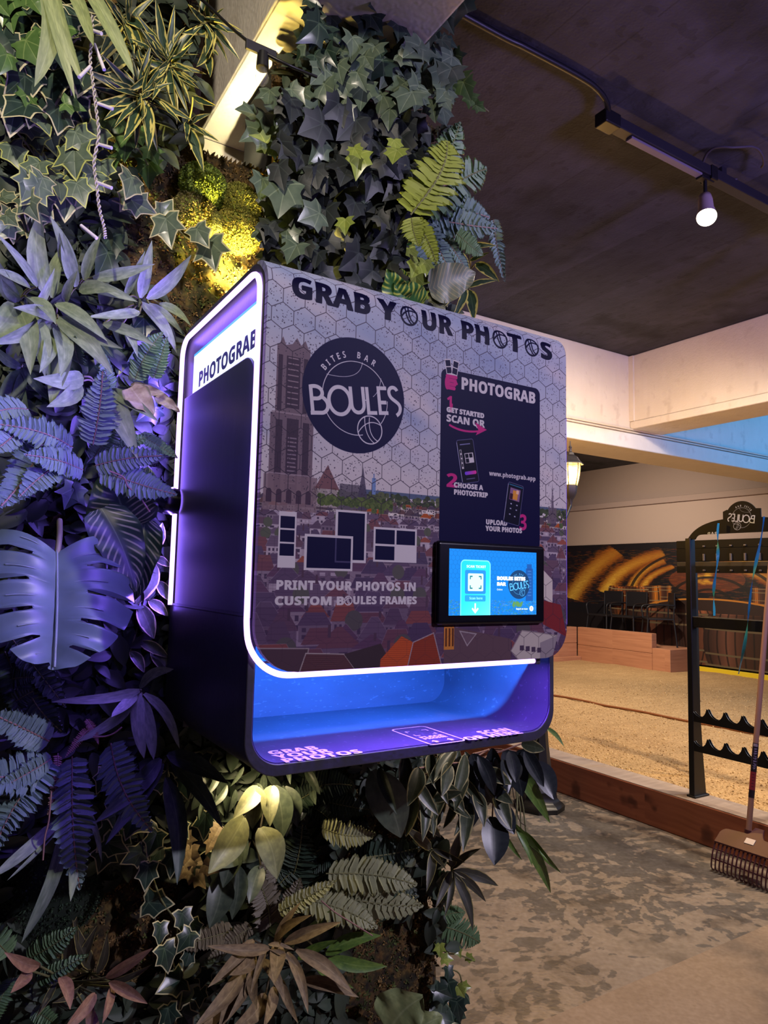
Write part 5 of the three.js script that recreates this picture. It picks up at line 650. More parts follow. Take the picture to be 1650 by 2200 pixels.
plant('bamboo_palm', 'dark drooping bamboo leaves behind the violet ferns at left', FOL, LV.lance, SK.bambooDark, [[45, 790, -10, 745, 1.5], [45, 795, -12, 890, 1.6], [50, 800, 15, 870, 1.3], [52, 790, 115, 862, 1.2], [60, 780, 110, 745, 1], [40, 800, 60, 900, 1.2]], { node: [48, 792], z0: -1.62, z1: -1.55 });
plant('bamboo_palm', 'mauve strap leaves crossing in front of the violet fern', FOL, LV.lance, SK.bamboo, [[215, 833, 289, 957, 1.1], [233, 838, 332, 898, 1.1], [171, 820, 110, 866, 1.2], [178, 809, 106, 802, 1.2]], { node: [205, 825], z1: -1.4 });
plant('strap_leaf_plant', 'tall pale strap leaves hanging from the top left', FOL, LV.strap, SK.strap, [[85, -60, 89, 122, 1.6], [92, -60, 166, 156, 0.8], [110, -60, 157, 132, 1], [165, -60, 278, 138, 1.2], [140, -50, 192, 78, 1.3], [150, -60, 240, 60, 1.1]], { node: [120, -62], z0: -1.5, z1: -1.36, stems: false });
// variegated dracaena rosettes
const SP = { z0: -1.55, z1: -1.44, tilt: 0.6, wide: 0.82 };
plant('dracaena', 'yellow edged dracaena rosette right of the fairy lights, above the moss', FOL, LV.lance, SK.spider, [[302, 207, 251, 186], [300, 207, 203, 216], [300, 210, 264, 290, 1.2], [303, 212, 317, 314, 1.2], [304, 210, 309, 254, 1], [306, 207, 386, 255, 1.1], [308, 206, 408, 257, 1], [304, 203, 325, 118, 1.3], [300, 203, 254, 163], [298, 202, 231, 126], [296, 206, 195, 137], [310, 205, 345, 170], [299, 210, 280, 262], [308, 204, 362, 235], [302, 200, 286, 140], [296, 212, 236, 250], [310, 212, 332, 300, 1], [305, 200, 352, 165]], { ...SP, extra: 16, node: [302, 207] });
plant('dracaena', 'yellow edged dracaena rosette at top, left of the grey beam', FOL, LV.lance, SK.spider, [[360, 142, 342, 106], [362, 142, 405, 140], [362, 144, 419, 168], [362, 145, 422, 180], [358, 140, 283, 72, 1.1], [358, 138, 338, -4, 1.2], [362, 138, 434, 45], [360, 138, 386, 12], [356, 140, 297, 28], [362, 148, 412, 212, 1.1], [356, 146, 318, 190], [360, 138, 318, 60], [364, 140, 410, 90], [356, 148, 340, 205]], { ...SP, extra: 18, node: [360, 142] });
plant('dracaena', 'yellow edged dracaena at the very top, against the grey beam', FOL, LV.lance, SK.spider, [[450, 52, 487, 66], [450, 54, 456, 100], [450, 48, 447, -6], [452, 48, 474, 12], [440, 110, 466, 114, 1.2], [438, 114, 448, 158, 1.2], [446, 48, 410, 10], [446, 54, 415, 70], [444, 100, 425, 135], [448, 60, 440, 110]], { ...SP, extra: 6, node: [440, 50] });
plant('dracaena', 'small yellow edged sprig hanging over the lit beam end', FOL, LV.lance, SK.spider, [[414, 207, 460, 224, 1.5], [404, 268, 452, 245, 1.4], [404, 270, 424, 250, 1.3], [405, 272, 470, 300, 1.3], [405, 275, 434, 362, 1.3], [404, 268, 440, 290, 1.2], [400, 262, 396, 288, 1.1]], { ...SP, node: [404, 270], z1: -1.48 });
plant('dracaena', 'yellow edged dracaena sprays at the top centre-left, above the big rosette', FOL, LV.lance, SK.spider, [[262, 40, 232, 110], [262, 42, 300, 100], [262, 38, 240, -6], [264, 36, 300, 0], [264, 40, 322, 60], [260, 40, 215, 70], [270, 95, 310, 130], [270, 95, 250, 140]], { ...SP, extra: 14, node: [270, 50], z0: -1.58 });
plant('dracaena', 'thin yellow edged leaves curling out beside the grey striped leaf', FOL, LV.lance, SK.spider, [[1022, 566, 1067, 597, 1.5], [1005, 616, 1068, 602, 1.2], [1008, 624, 1016, 683, 1.5], [1000, 618, 985, 672, 0.7], [1005, 530, 1062, 524, 1.1], [985, 600, 962, 655, 0.6], [1010, 560, 1044, 545, 0.8], [990, 540, 1010, 600, 0.8]], { z0: -1.62, z1: -1.5, node: [1000, 590] });
plant('dracaena', 'dark yellow edged dracaena sticking out past the wall edge over the floor', FOL, LV.lance, SK.spiderDark, [[973, 1866, 1027, 1824, 1.1], [975, 1870, 1079, 1912, 1], [975, 1872, 1047, 1943, 1.2], [972, 1874, 1019, 2003, 1.2], [970, 1872, 944, 1948, 1.1], [971, 1872, 958, 1962, 0.9], [970, 1862, 993, 1786, 1.1], [925, 1822, 885, 1780, 1], [930, 1825, 1000, 1850, 1.2], [925, 1830, 955, 1862, 1.1], [930, 1828, 920, 1905, 1.1]], { z0: -1.62, z1: -1.52, node: [955, 1850] });
// ferns
const FE = { part: 'frond', stems: false, wide: 1.15 };
plant('fern', 'violet lit fern with arching fronds above the split leaf', FOL, FR, SK.fernBlue, [[200, 955, 208, 808, 1.3], [156, 962, 36, 932, 1.2], [90, 955, 2, 1072, 1.3], [205, 1000, 342, 986, 1.1], [178, 1010, 78, 978, 1.2], [218, 1012, 368, 1048, 1.2], [150, 985, 60, 1050, 1.2], [60, 880, -14, 900, 1.4], [55, 900, -10, 960, 1.3]], { ...FE, node: [190, 985], z0: -1.56, z1: -1.4, rib: SK.stemPink });
plant('fern', 'green fern fronds close to the booth side at its upper part', FOL, FR, SK.fern, [[200, 985, 272, 918, 1.2], [290, 817, 341, 720, 1.1], [330, 812, 352, 740, 1.3], [237, 842, 232, 762, 1.3], [300, 935, 368, 963, 1.2], [230, 980, 300, 930, 1.3], [170, 780, 160, 730, 1.5]], { ...FE, node: [270, 880], z0: -1.6, z1: -1.48 });
plant('fern', 'large violet fern at lower left with fronds hanging down', FOL, FR, SK.fernBlue, [[112, 1640, -6, 1778, 1.2], [155, 1625, 194, 1888, 0.75], [238, 1597, 320, 1765, 1.1], [100, 1650, -14, 1655, 1.4], [105, 1592, 15, 1556, 1.4], [110, 1630, 20, 1700, 1.2]], { ...FE, node: [130, 1620], z0: -1.55, z1: -1.38, rib: SK.stemPink });
plant('fern', 'thin rosy fern frond hanging at lower left between the broad fronds', FOL, FRN, SK.rose, [[124, 1618, 109, 1742, 1.4], [200, 1560, 168, 1600, 1.5], [185, 1545, 205, 1590, 1.4]], { ...FE, node: [130, 1612], z0: -1.54, z1: -1.44, rib: SK.stemPink });
plant('fern', 'dark green fern below the split leaf at left', FOL, FR, SK.fernDark, [[25, 1372, 142, 1502, 1.2], [-5, 1470, 56, 1458, 1.4], [40, 1420, 130, 1560, 1.2], [10, 1400, 40, 1530, 1.2], [-5, 1540, 60, 1500, 1.3]], { ...FE, node: [25, 1400], z0: -1.62, z1: -1.52 });
plant('fern', 'lime fern frond standing up at the right side of the ivy column', FOL, FR, SK.fernLime, [[882, 462, 968, 246, 1.15], [890, 470, 934, 560, 1.2], [884, 468, 900, 515, 1.6]], { ...FE, node: [884, 455], z0: -1.44, z1: -1.36, tilt: 0.2 });
plant('fern', 'green fern fronds reaching right from the ivy column against the ceiling', FOL, FR, SK.fern, [[905, 450, 1084, 350, 0.95], [905, 430, 1004, 243, 0.8], [980, 500, 1045, 535, 1.2], [900, 440, 1010, 380, 1.0]], { ...FE, node: [900, 445], z0: -1.52, z1: -1.46, tilt: 0.25 });
plant('fern', 'violet tinted fern fronds arching right and down over the ceiling view', FOL, FR, SK.fernBlue, [[902, 458, 1062, 462, 1.1], [904, 466, 1078, 478, 1.0], [915, 475, 985, 590, 0.9], [1060, 472, 1092, 560, 0.7], [900, 470, 945, 560, 1.2], [950, 500, 1020, 560, 0.9]], { ...FE, node: [905, 462], z0: -1.6, z1: -1.46, rib: SK.stemPink });
plant('fern', 'pale brown fern fronds pointing right beneath the booth', FOL, FR, SK.fernPale, [[700, 1877, 907, 1901, 0.9], [695, 1918, 929, 1968, 0.85], [690, 1778, 797, 1786, 1.2], [640, 1930, 820, 1985, 0.9], [600, 1960, 700, 1900, 1.1]], { ...FE, node: [690, 1895], z0: -1.58, z1: -1.44 });
plant('fern', 'dark green fern fronds beneath the booth, behind the pale fern', FOL, FR, SK.fernDark, [[760, 1845, 912, 1822, 1.3], [620, 1912, 640, 1785, 1.6], [670, 1895, 752, 1868, 1.5], [600, 1900, 690, 1830, 1.4], [640, 1700, 760, 1690, 1.4], [640, 1720, 720, 1770, 1.4], [600, 1740, 690, 1680, 1.4], [780, 1900, 905, 1920, 1.2], [690, 1720, 800, 1740, 1.4]], { ...FE, node: [650, 1840], z0: -1.63, z1: -1.55 });
plant('fern', 'brown green fern at the bottom, left of the pale fern', FOL, FR, SK.fernBrown, [[560, 1960, 590, 1840, 1.5], [540, 1990, 480, 2060, 1.2], [580, 1990, 560, 1900, 1.4], [600, 1985, 640, 1900, 1.4], [500, 2000, 410, 2030, 1.3]], { ...FE, node: [570, 1970], z0: -1.62, z1: -1.54 });
plant('fern', 'bright small fern frond poking out of the wall edge low over the floor', FOL, FR, SK.fern, [[938, 1985, 1042, 2042, 1.1], [940, 1975, 1000, 1960, 1.4], [935, 1880, 985, 1890, 1.5], [935, 1900, 975, 1930, 1.5]], { ...FE, node: [935, 1965], z0: -1.66, z1: -1.6 });
plant('fern', 'small green fern at the bottom left corner', FOL, FR, SK.fern, [[60, 2060, 150, 2000, 1.2], [80, 2110, 160, 2060, 1.1], [30, 2100, -5, 2180, 1.4], [70, 2170, 130, 2220, 1.4], [20, 2050, -10, 1990, 1.3]], { ...FE, node: [60, 2090], z0: -1.6, z1: -1.5 });
// long hanging leaves and fans below
const LF = { z0: -1.58, z1: -1.42 };
plant('strap_leaf_plant', 'long grey strap leaves hanging at lower left below the violet fern', FOL, LV.strap, SK.bamboo, [[142, 1775, 40, 2020, 1.2], [152, 1780, 157, 1928, 1.7], [125, 1765, -12, 1872, 1.4], [130, 1770, 25, 1880, 0.6], [170, 1720, 222, 1820, 1]], { ...LF, node: [146, 1750] });
plant('bamboo_palm', 'fan of long dull leaves hanging below the booth corner at left', FOL, LV.lance, SK.bambooDark, [[360, 1620, 482, 1672, 1.2], [370, 1640, 473, 1774, 1.1], [358, 1670, 379, 1898, 1.0], [350, 1640, 244, 1808, 0.9], [345, 1630, 218, 1742, 0.9]], { ...LF, node: [354, 1625], z1: -1.4 });
plant('bamboo_palm', 'mixed strap leaves fanning from beside the booth lower corner', FOL, LV.strap, SK.bamboo, [[300, 1484, 170, 1476, 1.5], [298, 1490, 316, 1612, 2.1], [310, 1490, 381, 1580, 1.5], [290, 1490, 243, 1528, 2], [303, 1500, 325, 1625, 2], [285, 1500, 203, 1562, 1.7], [300, 1478, 360, 1440, 1.6]], { ...LF, node: [300, 1486] });
plant('bamboo_palm', 'brown bamboo spray at the bottom with many hanging leaves', FOL, LV.lance, SK.brown, [[548, 2050, 500, 2087, 1.2], [542, 2085, 498, 2174, 1], [611, 2025, 729, 1984, 1.1], [636, 2041, 761, 2138, 1.3], [618, 2045, 661, 2176, 1.2], [595, 2032, 591, 2090, 1.7], [650, 2105, 765, 2147, 1.1], [545, 2020, 455, 2112, 1.1], [527, 2081, 419, 2198, 1.2], [523, 2109, 478, 2206, 1.4], [571, 2136, 496, 2210, 1.3], [543, 2085, 551, 2155, 1.5], [590, 2020, 648, 1973, 1], [600, 2100, 640, 2190, 1.3], [560, 2060, 610, 2140, 1.2], [480, 2150, 430, 2220, 1.3], [590, 2120, 570, 2200, 1.3]], { z0: -1.56, z1: -1.4, wide: 0.9, extra: 5, node: [580, 2040], stemMat: SK.stemDark });
plant('bamboo_palm', 'fresh green bamboo leaves at the right of the brown spray', FOL, LV.lance, SK.green, [[705, 2059, 834, 2077, 1.4], [700, 2050, 815, 2009, 1.3], [640, 2060, 720, 2020, 1.1], [680, 2080, 760, 2120, 1.2], [650, 2010, 700, 1960, 1]], { z0: -1.6, z1: -1.48, node: [690, 2056] });
plant('leaf_plant', 'rosy brown oval leaved plant at the bottom left', FOL, LV.oval, SK.rose, [[85, 2075, 30, 2064, 0.9], [65, 2085, 33, 2124, 1], [228, 2100, 320, 2046, 0.7], [235, 2110, 312, 2154, 0.8], [205, 2135, 156, 2196, 0.9], [240, 2120, 226, 2190, 0.8], [130, 2100, 152, 2134, 1.1], [200, 2150, 188, 2215, 0.8], [180, 2160, 210, 2215, 0.9]], { z0: -1.56, z1: -1.44, node: [150, 2110], wide: 0.56 });
plant('leaf_plant', 'dark narrow leaves behind the rosy leaved plant', FOL, LV.lance, SK.spiderDark, [[150, 2080, 160, 1995, 1.2], [170, 2080, 200, 2010, 1], [200, 2080, 175, 1990, 1.2], [210, 2090, 230, 2020, 1.1], [240, 2110, 320, 2080, 0.9], [120, 2110, 80, 2180, 1], [190, 2110, 130, 2150, 0.9]], { z0: -1.62, z1: -1.52, node: [190, 2090] });
// broad leaves
plant('ficus', 'pale oval leaves hanging just below the booth at its left half', FOL, LV.oval, SK.ficusPale, [[545, 1690, 539, 1772, 1.1], [585, 1688, 580, 1757, 0.8, -1.42], [560, 1778, 594, 1872, 1.3, -1.4], [525, 1755, 455, 1872, 0.9], [555, 1690, 510, 1740, 0.9]], { z0: -1.56, z1: -1.45, node: [560, 1720], stemMat: SK.stemDark });
plant('ficus', 'dull olive leaves hanging behind the pale oval leaves', FOL, LV.oval, SK.ficus, [[590, 1688, 606, 1796, 1.1], [512, 1860, 499, 1968, 1], [478, 1875, 453, 1988, 1.1], [530, 1800, 470, 1860, 1], [612, 1690, 640, 1770, 1], [500, 1800, 480, 1900, 1.1], [560, 1860, 540, 1930, 1.1], [470, 1780, 500, 1840, 1]], { z0: -1.6, z1: -1.5, node: [540, 1800], stemMat: SK.stemDark });
plant('ficus', 'large dull green leaves with one bright fold hanging below the booth centre', FOL, LV.oval, SK.ficus, [[800, 1655, 860, 1808, 1.1, -1.38], [815, 1650, 845, 1735, 0.5, -1.34]], { z0: -1.5, z1: -1.38, node: [800, 1655], stems: false });
plant('ficus', 'nearly black violet ficus leaves below the booth right end', FOL, LV.oval, SK.ficusDark, [[990, 1640, 1010, 1790, 0.95], [1058, 1755, 1065, 1855, 1.25], [1065, 1722, 1107, 1790, 1.1], [1015, 1620, 1036, 1680, 1], [1085, 1612, 1122, 1706, 1.2, -1.4], [1150, 1635, 1192, 1714, 1.2, -1.4], [960, 1640, 985, 1730, 1], [1110, 1615, 1160, 1660, 1.2], [1040, 1630, 1050, 1720, 1.1], [930, 1650, 905, 1730, 0.8]], { z0: -1.52, z1: -1.42, node: [1050, 1610], stemMat: SK.stemPink });
plant('ficus', 'light edged ficus leaves among the dark ones below the booth right end', FOL, LV.oval, SK.ficusEdge, [[1040, 1655, 1097, 1682, 0.9], [1050, 1690, 1100, 1725, 1], [920, 1660, 965, 1720, 0.7], [890, 1670, 940, 1750, 0.6], [950, 1680, 1000, 1740, 0.7], [900, 1650, 880, 1720, 0.7], [965, 1640, 960, 1700, 0.8], [1060, 1700, 1100, 1780, 0.8], [1120, 1598, 1170, 1612, 1.1, -1.4], [960, 1720, 1010, 1752, 0.7], [1020, 1700, 1040, 1760, 0.8], [930, 1720, 990, 1700, 0.6]], { z0: -1.48, z1: -1.37, node: [1000, 1640], stemMat: SK.stemPink });
{ const R = rng(91), L = (n, b, f, k = 1) => Array.from({ length: n }, () => { const x = mix(b[0], b[2], R()), y = mix(b[1], b[3], R()), a = Math.PI / 2 + (R() - 0.55) * 1.6, l = (55 + 45 * R()) * k; return [x, y, x + Math.cos(a) * l, y + Math.sin(a) * l, f, (k < 1 ? -1.52 : -1.36) - 0.12 * R()]; });
  plant('ficus', 'tangle of small cream edged leaves below the booth, left of the black violet leaves', FOL, LV.oval, SK.ficusEdge, L(34, [870, 1610, 1030, 1740], 0.55), { z0: -1.52, z1: -1.42, node: [950, 1640], tilt: 0.8, stemMat: SK.stemPink, stems: false });
  plant('ficus', 'violet grey leaves under the booth lower right corner, above the hanging green leaves', FOL, LV.oval, SK.ficusDark, L(16, [1010, 1600, 1140, 1660], 0.85), { z0: -1.46, z1: -1.38, node: [1080, 1610], tilt: 0.8, stems: false });
  plant('leaf_plant', 'shadowed olive leaves packed under the booth left half', FOL, LV.oval, SK.ficus, L(44, [430, 1640, 700, 1740], 0.6, 0.6), { z0: -1.62, z1: -1.55, node: [560, 1650], tilt: 0.8, stems: false });
}
plant('strap_leaf_plant', 'fresh green narrow leaves hanging at the right end below the booth', FOL, LV.lance, SK.green, [[1100, 1632, 1184, 1772, 1.05, -1.4], [1108, 1772, 1188, 1935, 0.9], [1130, 1788, 1209, 1882, 0.8], [1075, 1780, 1122, 1848, 0.9], [1170, 1562, 1214, 1598, 1.2], [1110, 1780, 1145, 1860, 0.9], [1150, 1640, 1192, 1660, 1], [1120, 1800, 1180, 1850, 0.6]], { z0: -1.56, z1: -1.46, node: [1100, 1650] });
plant('calathea', 'large dark striped calathea leaf at the left of the booth', FOL, LV.heart, SK.calathea, [[278, 1128, 240, 1018, 1.35, -1.48], [318, 1100, 320, 1010, 1.1, -1.52]], { z0: -1.6, z1: -1.5, node: [285, 1135], stems: false, tilt: 0.3 });
plant('calathea', 'boldly striped calathea leaf right of the split leaf', FOL, LV.heart, SK.calathea, [[218, 1092, 292, 1262, 0.75, -1.42]], { z0: -1.52, z1: -1.42, stems: false, tilt: 0.25 });
plant('calathea', 'narrow striped calathea leaf behind the bold one, tip down', FOL, LV.heart, SK.calathea, [[312, 1118, 284, 1280, 0.6, -1.5]], { z0: -1.58, z1: -1.5, stems: false, tilt: 0.3 });
plant('calathea', 'lime striped calathea leaf under the lime fern', FOL, LV.heart, SK.calatheaLime, [[863, 556, 872, 480, 1.15, -1.5]], { z0: -1.56, z1: -1.5, stems: false, tilt: 0.25 });
plant('calathea', 'lime striped calathea leaves just above the headline letter U', FOL, LV.heart, SK.calatheaLime, [[862, 655, 838, 582, 1.0, -1.42], [872, 648, 868, 575, 0.7, -1.46], [900, 655, 860, 615, 1.1, -1.42]], { z0: -1.5, z1: -1.44, stems: false, tilt: 0.25 });
plant('calathea', 'grey striped broad leaf leaning right above the booth', FOL, LV.heart, SK.calatheaGrey, [[922, 622, 1031, 584, 0.95, -1.4], [925, 630, 952, 665, 0.9, -1.44]], { z0: -1.5, z1: -1.4, stems: false, tilt: 0.3 });
plant('leaf_plant', 'cream brown heart leaves beside the booth sign', FOL, LV.heart, SK.cream, [[281, 832, 328, 880, 0.9, -1.42], [283, 830, 350, 845, 0.6, -1.45], [335, 852, 385, 878, 0.6, -1.46]], { z0: -1.5, z1: -1.44, node: [281, 832] });
plant('leaf_plant', 'folded yellow green broad leaf at the bottom edge by the wall corner', FOL, LV.heart, SK.strap, [[835, 2215, 905, 2148, 1.3, -1.5], [880, 2225, 950, 2190, 1.0, -1.52]], { z0: -1.6, z1: -1.52, stems: false });
plant('leaf_plant', 'small round leaves in the shadow between split leaf and booth', FOL, LV.oval, SK.ficusEdge, [[330, 1180, 352, 1130, 1], [335, 1200, 362, 1215, 0.9], [330, 1210, 300, 1290, 0.9], [320, 1290, 360, 1320, 0.9], [300, 1300, 330, 1370, 0.9], [325, 1400, 372, 1450, 0.9], [300, 1380, 360, 1410, 0.8], [280, 1400, 310, 1440, 0.9], [340, 1250, 366, 1290, 0.9]], { z0: -1.64, z1: -1.58, node: [320, 1250] });
// the big split leaf
{
  const at = W(125, 1170, -1.5), g = thing('monstera_leaf', 'large split monstera leaf lit violet at the left', FOL, at), rows = 96, cols = 12, pos = [], uv = [], idx = [];
  for (const s of [-1, 1]) { const b = pos.length / 3; for (let j = 0; j <= rows; j++) { const t = j / rows, k = t * 4.9 + (s > 0 ? 0.35 : 0), f = Math.abs(k - Math.round(k)), slit = t > 0.1 && t < 0.97 ? clamp((0.115 - f) * 20) : 0, full = 0.60 * Math.pow(Math.sin(Math.PI * Math.pow(clamp(0.16 + t * 0.84), 0.72)), 0.62) * (t > 0.93 ? 1 - (t - 0.93) * 5 : 1), sm2 = full * (1 - slit * 0.66), ang = mix(-0.8, 0.98, Math.pow(t, 0.8));
      for (let i = 0; i <= cols; i++) { const d = i / cols * sm2, x = s * d * Math.cos(ang * 0.9), y = t * 0.9 + d * Math.sin(ang * 0.75) * 0.75, z = 0.10 * Math.sin(d * 4.5) - 0.42 * d * d - 0.18 * t * t + 0.02 * Math.cos(k * 6.283) * clamp(d * 4); pos.push(x, y, z); uv.push(0.5 + s * d / 1.3, clamp(y)); }
      if (j) for (let i = 0; i < cols; i++) { const a = b + (j - 1) * (cols + 1) + i; s > 0 ? idx.push(a, a + 1, a + cols + 1, a + 1, a + cols + 2, a + cols + 1) : idx.push(a, a + cols + 1, a + 1, a + 1, a + cols + 1, a + cols + 2); } } }
  const ge = new THREE.BufferGeometry(); ge.setAttribute('position', new THREE.Float32BufferAttribute(pos, 3)); ge.setAttribute('uv', new THREE.Float32BufferAttribute(uv, 2)); ge.setIndex(idx); ge.computeVertexNormals();
  const m = new THREE.Mesh(ge, SK.monstera); m.name = 'blade'; m.castShadow = m.receiveShadow = true; const b = W(122, 1188, -1.45), t = W(128, 1438, -1.30); orient(m, b.clone().sub(at), t.clone().sub(at), toEye(b).add(V(0.2, 0.35, 0))); g.add(m);
  const rb = new THREE.Mesh(tube([V(0, -0.02, 0.004), V(0, 0.3, -0.012), V(0, 0.6, -0.06), V(0, 0.9, -0.142)], 0.011, 6, 20), std({ color: 0x7c8f84, roughness: 0.4 })); rb.name = 'midrib'; m.add(rb);
  for (const s of [-1, 1]) for (let j = 0; j < 5; j++) { const t2 = (j + 0.5 - (s > 0 ? 0.35 : 0)) / 4.9, P = []; for (let i = 0; i <= 5; i++) { const d = i / 5 * 0.36 * Math.pow(Math.sin(Math.PI * Math.pow(0.16 + t2 * 0.84, 0.72)), 0.62), ang = mix(-0.8, 0.98, Math.pow(Math.max(0.02, t2), 0.8)); P.push(V(s * d * Math.cos(ang * 0.9), t2 * 0.9 + d * Math.sin(ang * 0.75) * 0.75, 0.10 * Math.sin(d * 4.5) - 0.42 * d * d - 0.18 * t2 * t2 - 0.02 + 0.006)); } const vn = new THREE.Mesh(tube(P, 0.005, 5, 12), rb.material); vn.name = 'vein'; m.add(vn); }
  put('petiole', local(g, tube([W(128, 1118, -1.52), W(128, 1150, -1.47), W(123, 1190, -1.452)], 0.0055, 8, 16)), std({ color: 0x8a8466, roughness: 0.5 }), g);
}
// ivy: a vine of lobed leaves; explicit leaves as [x, y, size px, heading in degrees, 90 = down], then n more inside a box
function ivy(label, mat, edge, list, { n = 0, box, size = [42, 70], z0 = -1.6, z1 = -1.48, seed = 1, heading = 90, spread = 70, vine, group } = {}) {
  const R = rng(seed * 131), all = list.map((l) => [...l]);
  for (let i = 0; i < n; i++) all.push([mix(box[0], box[2], R()), mix(box[1], box[3], R()), mix(size[0], size[1], R()), heading + (R() - 0.5) * 2 * spread]);
  const at = W(all[0][0], all[0][1], z0 - 0.03), g = thing('ivy', label, FOL, at, group);
  for (const [x, y, s, h] of all) { const zz = mix(z0, z1, R()), a = h * Math.PI / 180; leaf(g, LV.ivy, mat, W(x - Math.cos(a) * s * 0.45, y - Math.sin(a) * s * 0.45, zz - 0.01), W(x + Math.cos(a) * s * 0.55, y + Math.sin(a) * s * 0.55, zz + 0.012), { tilt: 0.6, edge, wide: 0.95 }); }
  for (const v of vine ?? []) stalk(g, v.map(([x, y]) => W(x, y, z0 + 0.01)), 0.0022, SK.stem);
  const sorted = [...all].sort((p, q) => p[1] - q[1]).filter((_, i) => i % 4 === 0); if (sorted.length > 2) stalk(g, sorted.map(([x, y]) => W(x, y, z0 - 0.02)), 0.0024, SK.stemDark);
  return g;
}
ivy('dark bluish ivy with pale margins at the upper left corner', IV.dark, IV.edge, [[60, 150, 70, 80], [110, 180, 64, 100], [20, 200, 70, 60], [150, 150, 60, 120], [70, 230, 66, 90], [120, 105, 60, 90]], { n: 26, box: [-10, 40, 190, 250], size: [52, 78], seed: 3 });
ivy('green ivy with yellow margins crossing the left, beside the fairy lights', IV.grey, IV.edgeGreen, [[106, 290, 50, 80], [94, 362, 52, 110], [160, 340, 62, 90], [172, 300, 58, 60], [190, 385, 50, 130], [215, 365, 44, 95], [60, 400, 52, 100], [140, 270, 48, 90], [30, 330, 56, 70]], { n: 12, box: [0, 250, 210, 410], size: [40, 60], seed: 5, vine: [[[0, 245], [50, 300], [90, 350], [150, 380]], [[0, 240], [60, 290], [120, 330]]] });
ivy('pale ivy leaves low at the left, above the bamboo', IV.grey, IV.edge, [[30, 490, 46, 80], [22, 470, 34, 40], [68, 480, 40, 110], [140, 430, 60, 95], [20, 425, 44, 10], [60, 440, 48, 70], [150, 400, 48, 80]], { n: 8, box: [-5, 380, 170, 520], size: [36, 54], seed: 7 });
ivy('small green ivy trailing over the brown moss', IV.green, null, [[222, 255, 56, 110], [270, 312, 52, 100], [328, 330, 42, 60], [318, 365, 46, 100], [250, 270, 40, 80], [240, 345, 34, 90], [300, 290, 36, 70]], { seed: 9, z0: -1.62, z1: -1.56, vine: [[[230, 260], [270, 300], [300, 325], [318, 355]]] });
ivy('trailing ivy with cream margins along the moss towards the yellow lamp', IV.grey, IV.edge, [[300, 440, 60, 30], [360, 490, 62, 80], [355, 450, 50, -60], [280, 395, 44, 100], [455, 540, 62, 80], [430, 505, 46, 60], [275, 430, 40, 120]], { seed: 11, z0: -1.62, z1: -1.54, vine: [[[240, 430], [300, 455], [360, 470], [400, 510], [450, 530]]] });
ivy('dark ivy leaf cluster behind the bamboo tips', IV.dark, null, [[240, 530, 60, 80], [225, 560, 56, 110], [250, 570, 46, 60], [310, 700, 50, 90], [300, 690, 40, 70]], { seed: 13, z0: -1.64, z1: -1.58 });
ivy('glossy grey green ivy band in the upper ivy column', IV.grey, null, [[745, 190, 61, 60], [810, 175, 57, 90], [870, 195, 54, 95], [930, 160, 48, 85], [715, 150, 49, 110], [780, 200, 51, 100], [845, 150, 49, 70], [895, 200, 51, 105], [700, 195, 46, 80], [760, 95, 46, 80], [715, 95, 44, 70], [860, 55, 51, 90], [690, 160, 41, 130], [910, 180, 46, 90], [820, 215, 41, 95]], { n: 44, box: [640, 100, 965, 245], size: [30, 50], seed: 15, z0: -1.52, z1: -1.4 });
ivy('dark ivy at the top of the column, in front of the white beam', IV.dark, null, [[660, 90, 53, 100], [860, 50, 56, 90], [930, 60, 53, 60], [700, 40, 48, 90], [800, 30, 51, 80], [770, 70, 48, 100], [960, 40, 48, 60]], { n: 84, box: [665, -20, 985, 150], size: [30, 54], seed: 17, z0: -1.6, z1: -1.42, vine: [[[650, 0], [660, 40], [700, 80]], [[680, 0], [665, 35], [655, 60]]] });
ivy('pointed grey ivy leaves at the left fringe of the column, before the lit beam', IV.grey, null, [[532, 240, 46, 200], [548, 285, 46, 170], [578, 205, 34, 100], [572, 258, 38, 80], [604, 250, 46, 120], [580, 312, 44, 150], [560, 302, 36, 210]], { n: 8, box: [625, 190, 700, 330], size: [40, 54], heading: 110, seed: 19, z0: -1.56, z1: -1.42, vine: [[[560, 290], [620, 295], [670, 290]]] });
ivy('dark pointed ivy filling the middle of the column', IV.black, null, [[700, 280, 77, 110], [790, 290, 64, 80], [650, 330, 64, 100], [750, 340, 61, 60], [830, 300, 56, 90], [720, 400, 64, 90], [800, 390, 59, 90]], { n: 120, box: [600, 230, 910, 430], size: [34, 62], seed: 21, z0: -1.6, z1: -1.42 });
ivy('single pale young ivy leaf hanging in the dark middle of the column', IV.lime, null, [[772, 345, 46, 95], [765, 325, 26, 60], [850, 310, 28, 70], [848, 330, 28, 120], [740, 480, 26, 100]], { seed: 23, z0: -1.42, z1: -1.36 });
ivy('grey ivy sprig with large leaves at the lower left of the column', IV.grey, null, [[610, 420, 74, 100], [595, 390, 50, 150], [650, 410, 50, 60], [655, 545, 62, 100], [630, 540, 46, 120], [775, 415, 52, 60], [565, 400, 50, 90]], { n: 10, box: [560, 360, 680, 560], size: [36, 56], seed: 25, z0: -1.54, z1: -1.42 });
ivy('near black ivy at the foot of the column above the booth', IV.black, null, [[700, 470, 64, 90], [620, 500, 56, 100], [780, 520, 61, 80], [700, 560, 56, 90], [850, 480, 48, 90]], { n: 140, box: [570, 410, 880, 650], size: [32, 58], seed: 27, z0: -1.62, z1: -1.45 });
ivy('lime ivy sprigs beside the lime calathea', IV.lime, null, [[885, 545, 34, 60], [895, 575, 36, 110], [893, 605, 40, 90], [915, 570, 28, 80], [905, 640, 30, 90]], { seed: 29, z0: -1.5, z1: -1.42 });
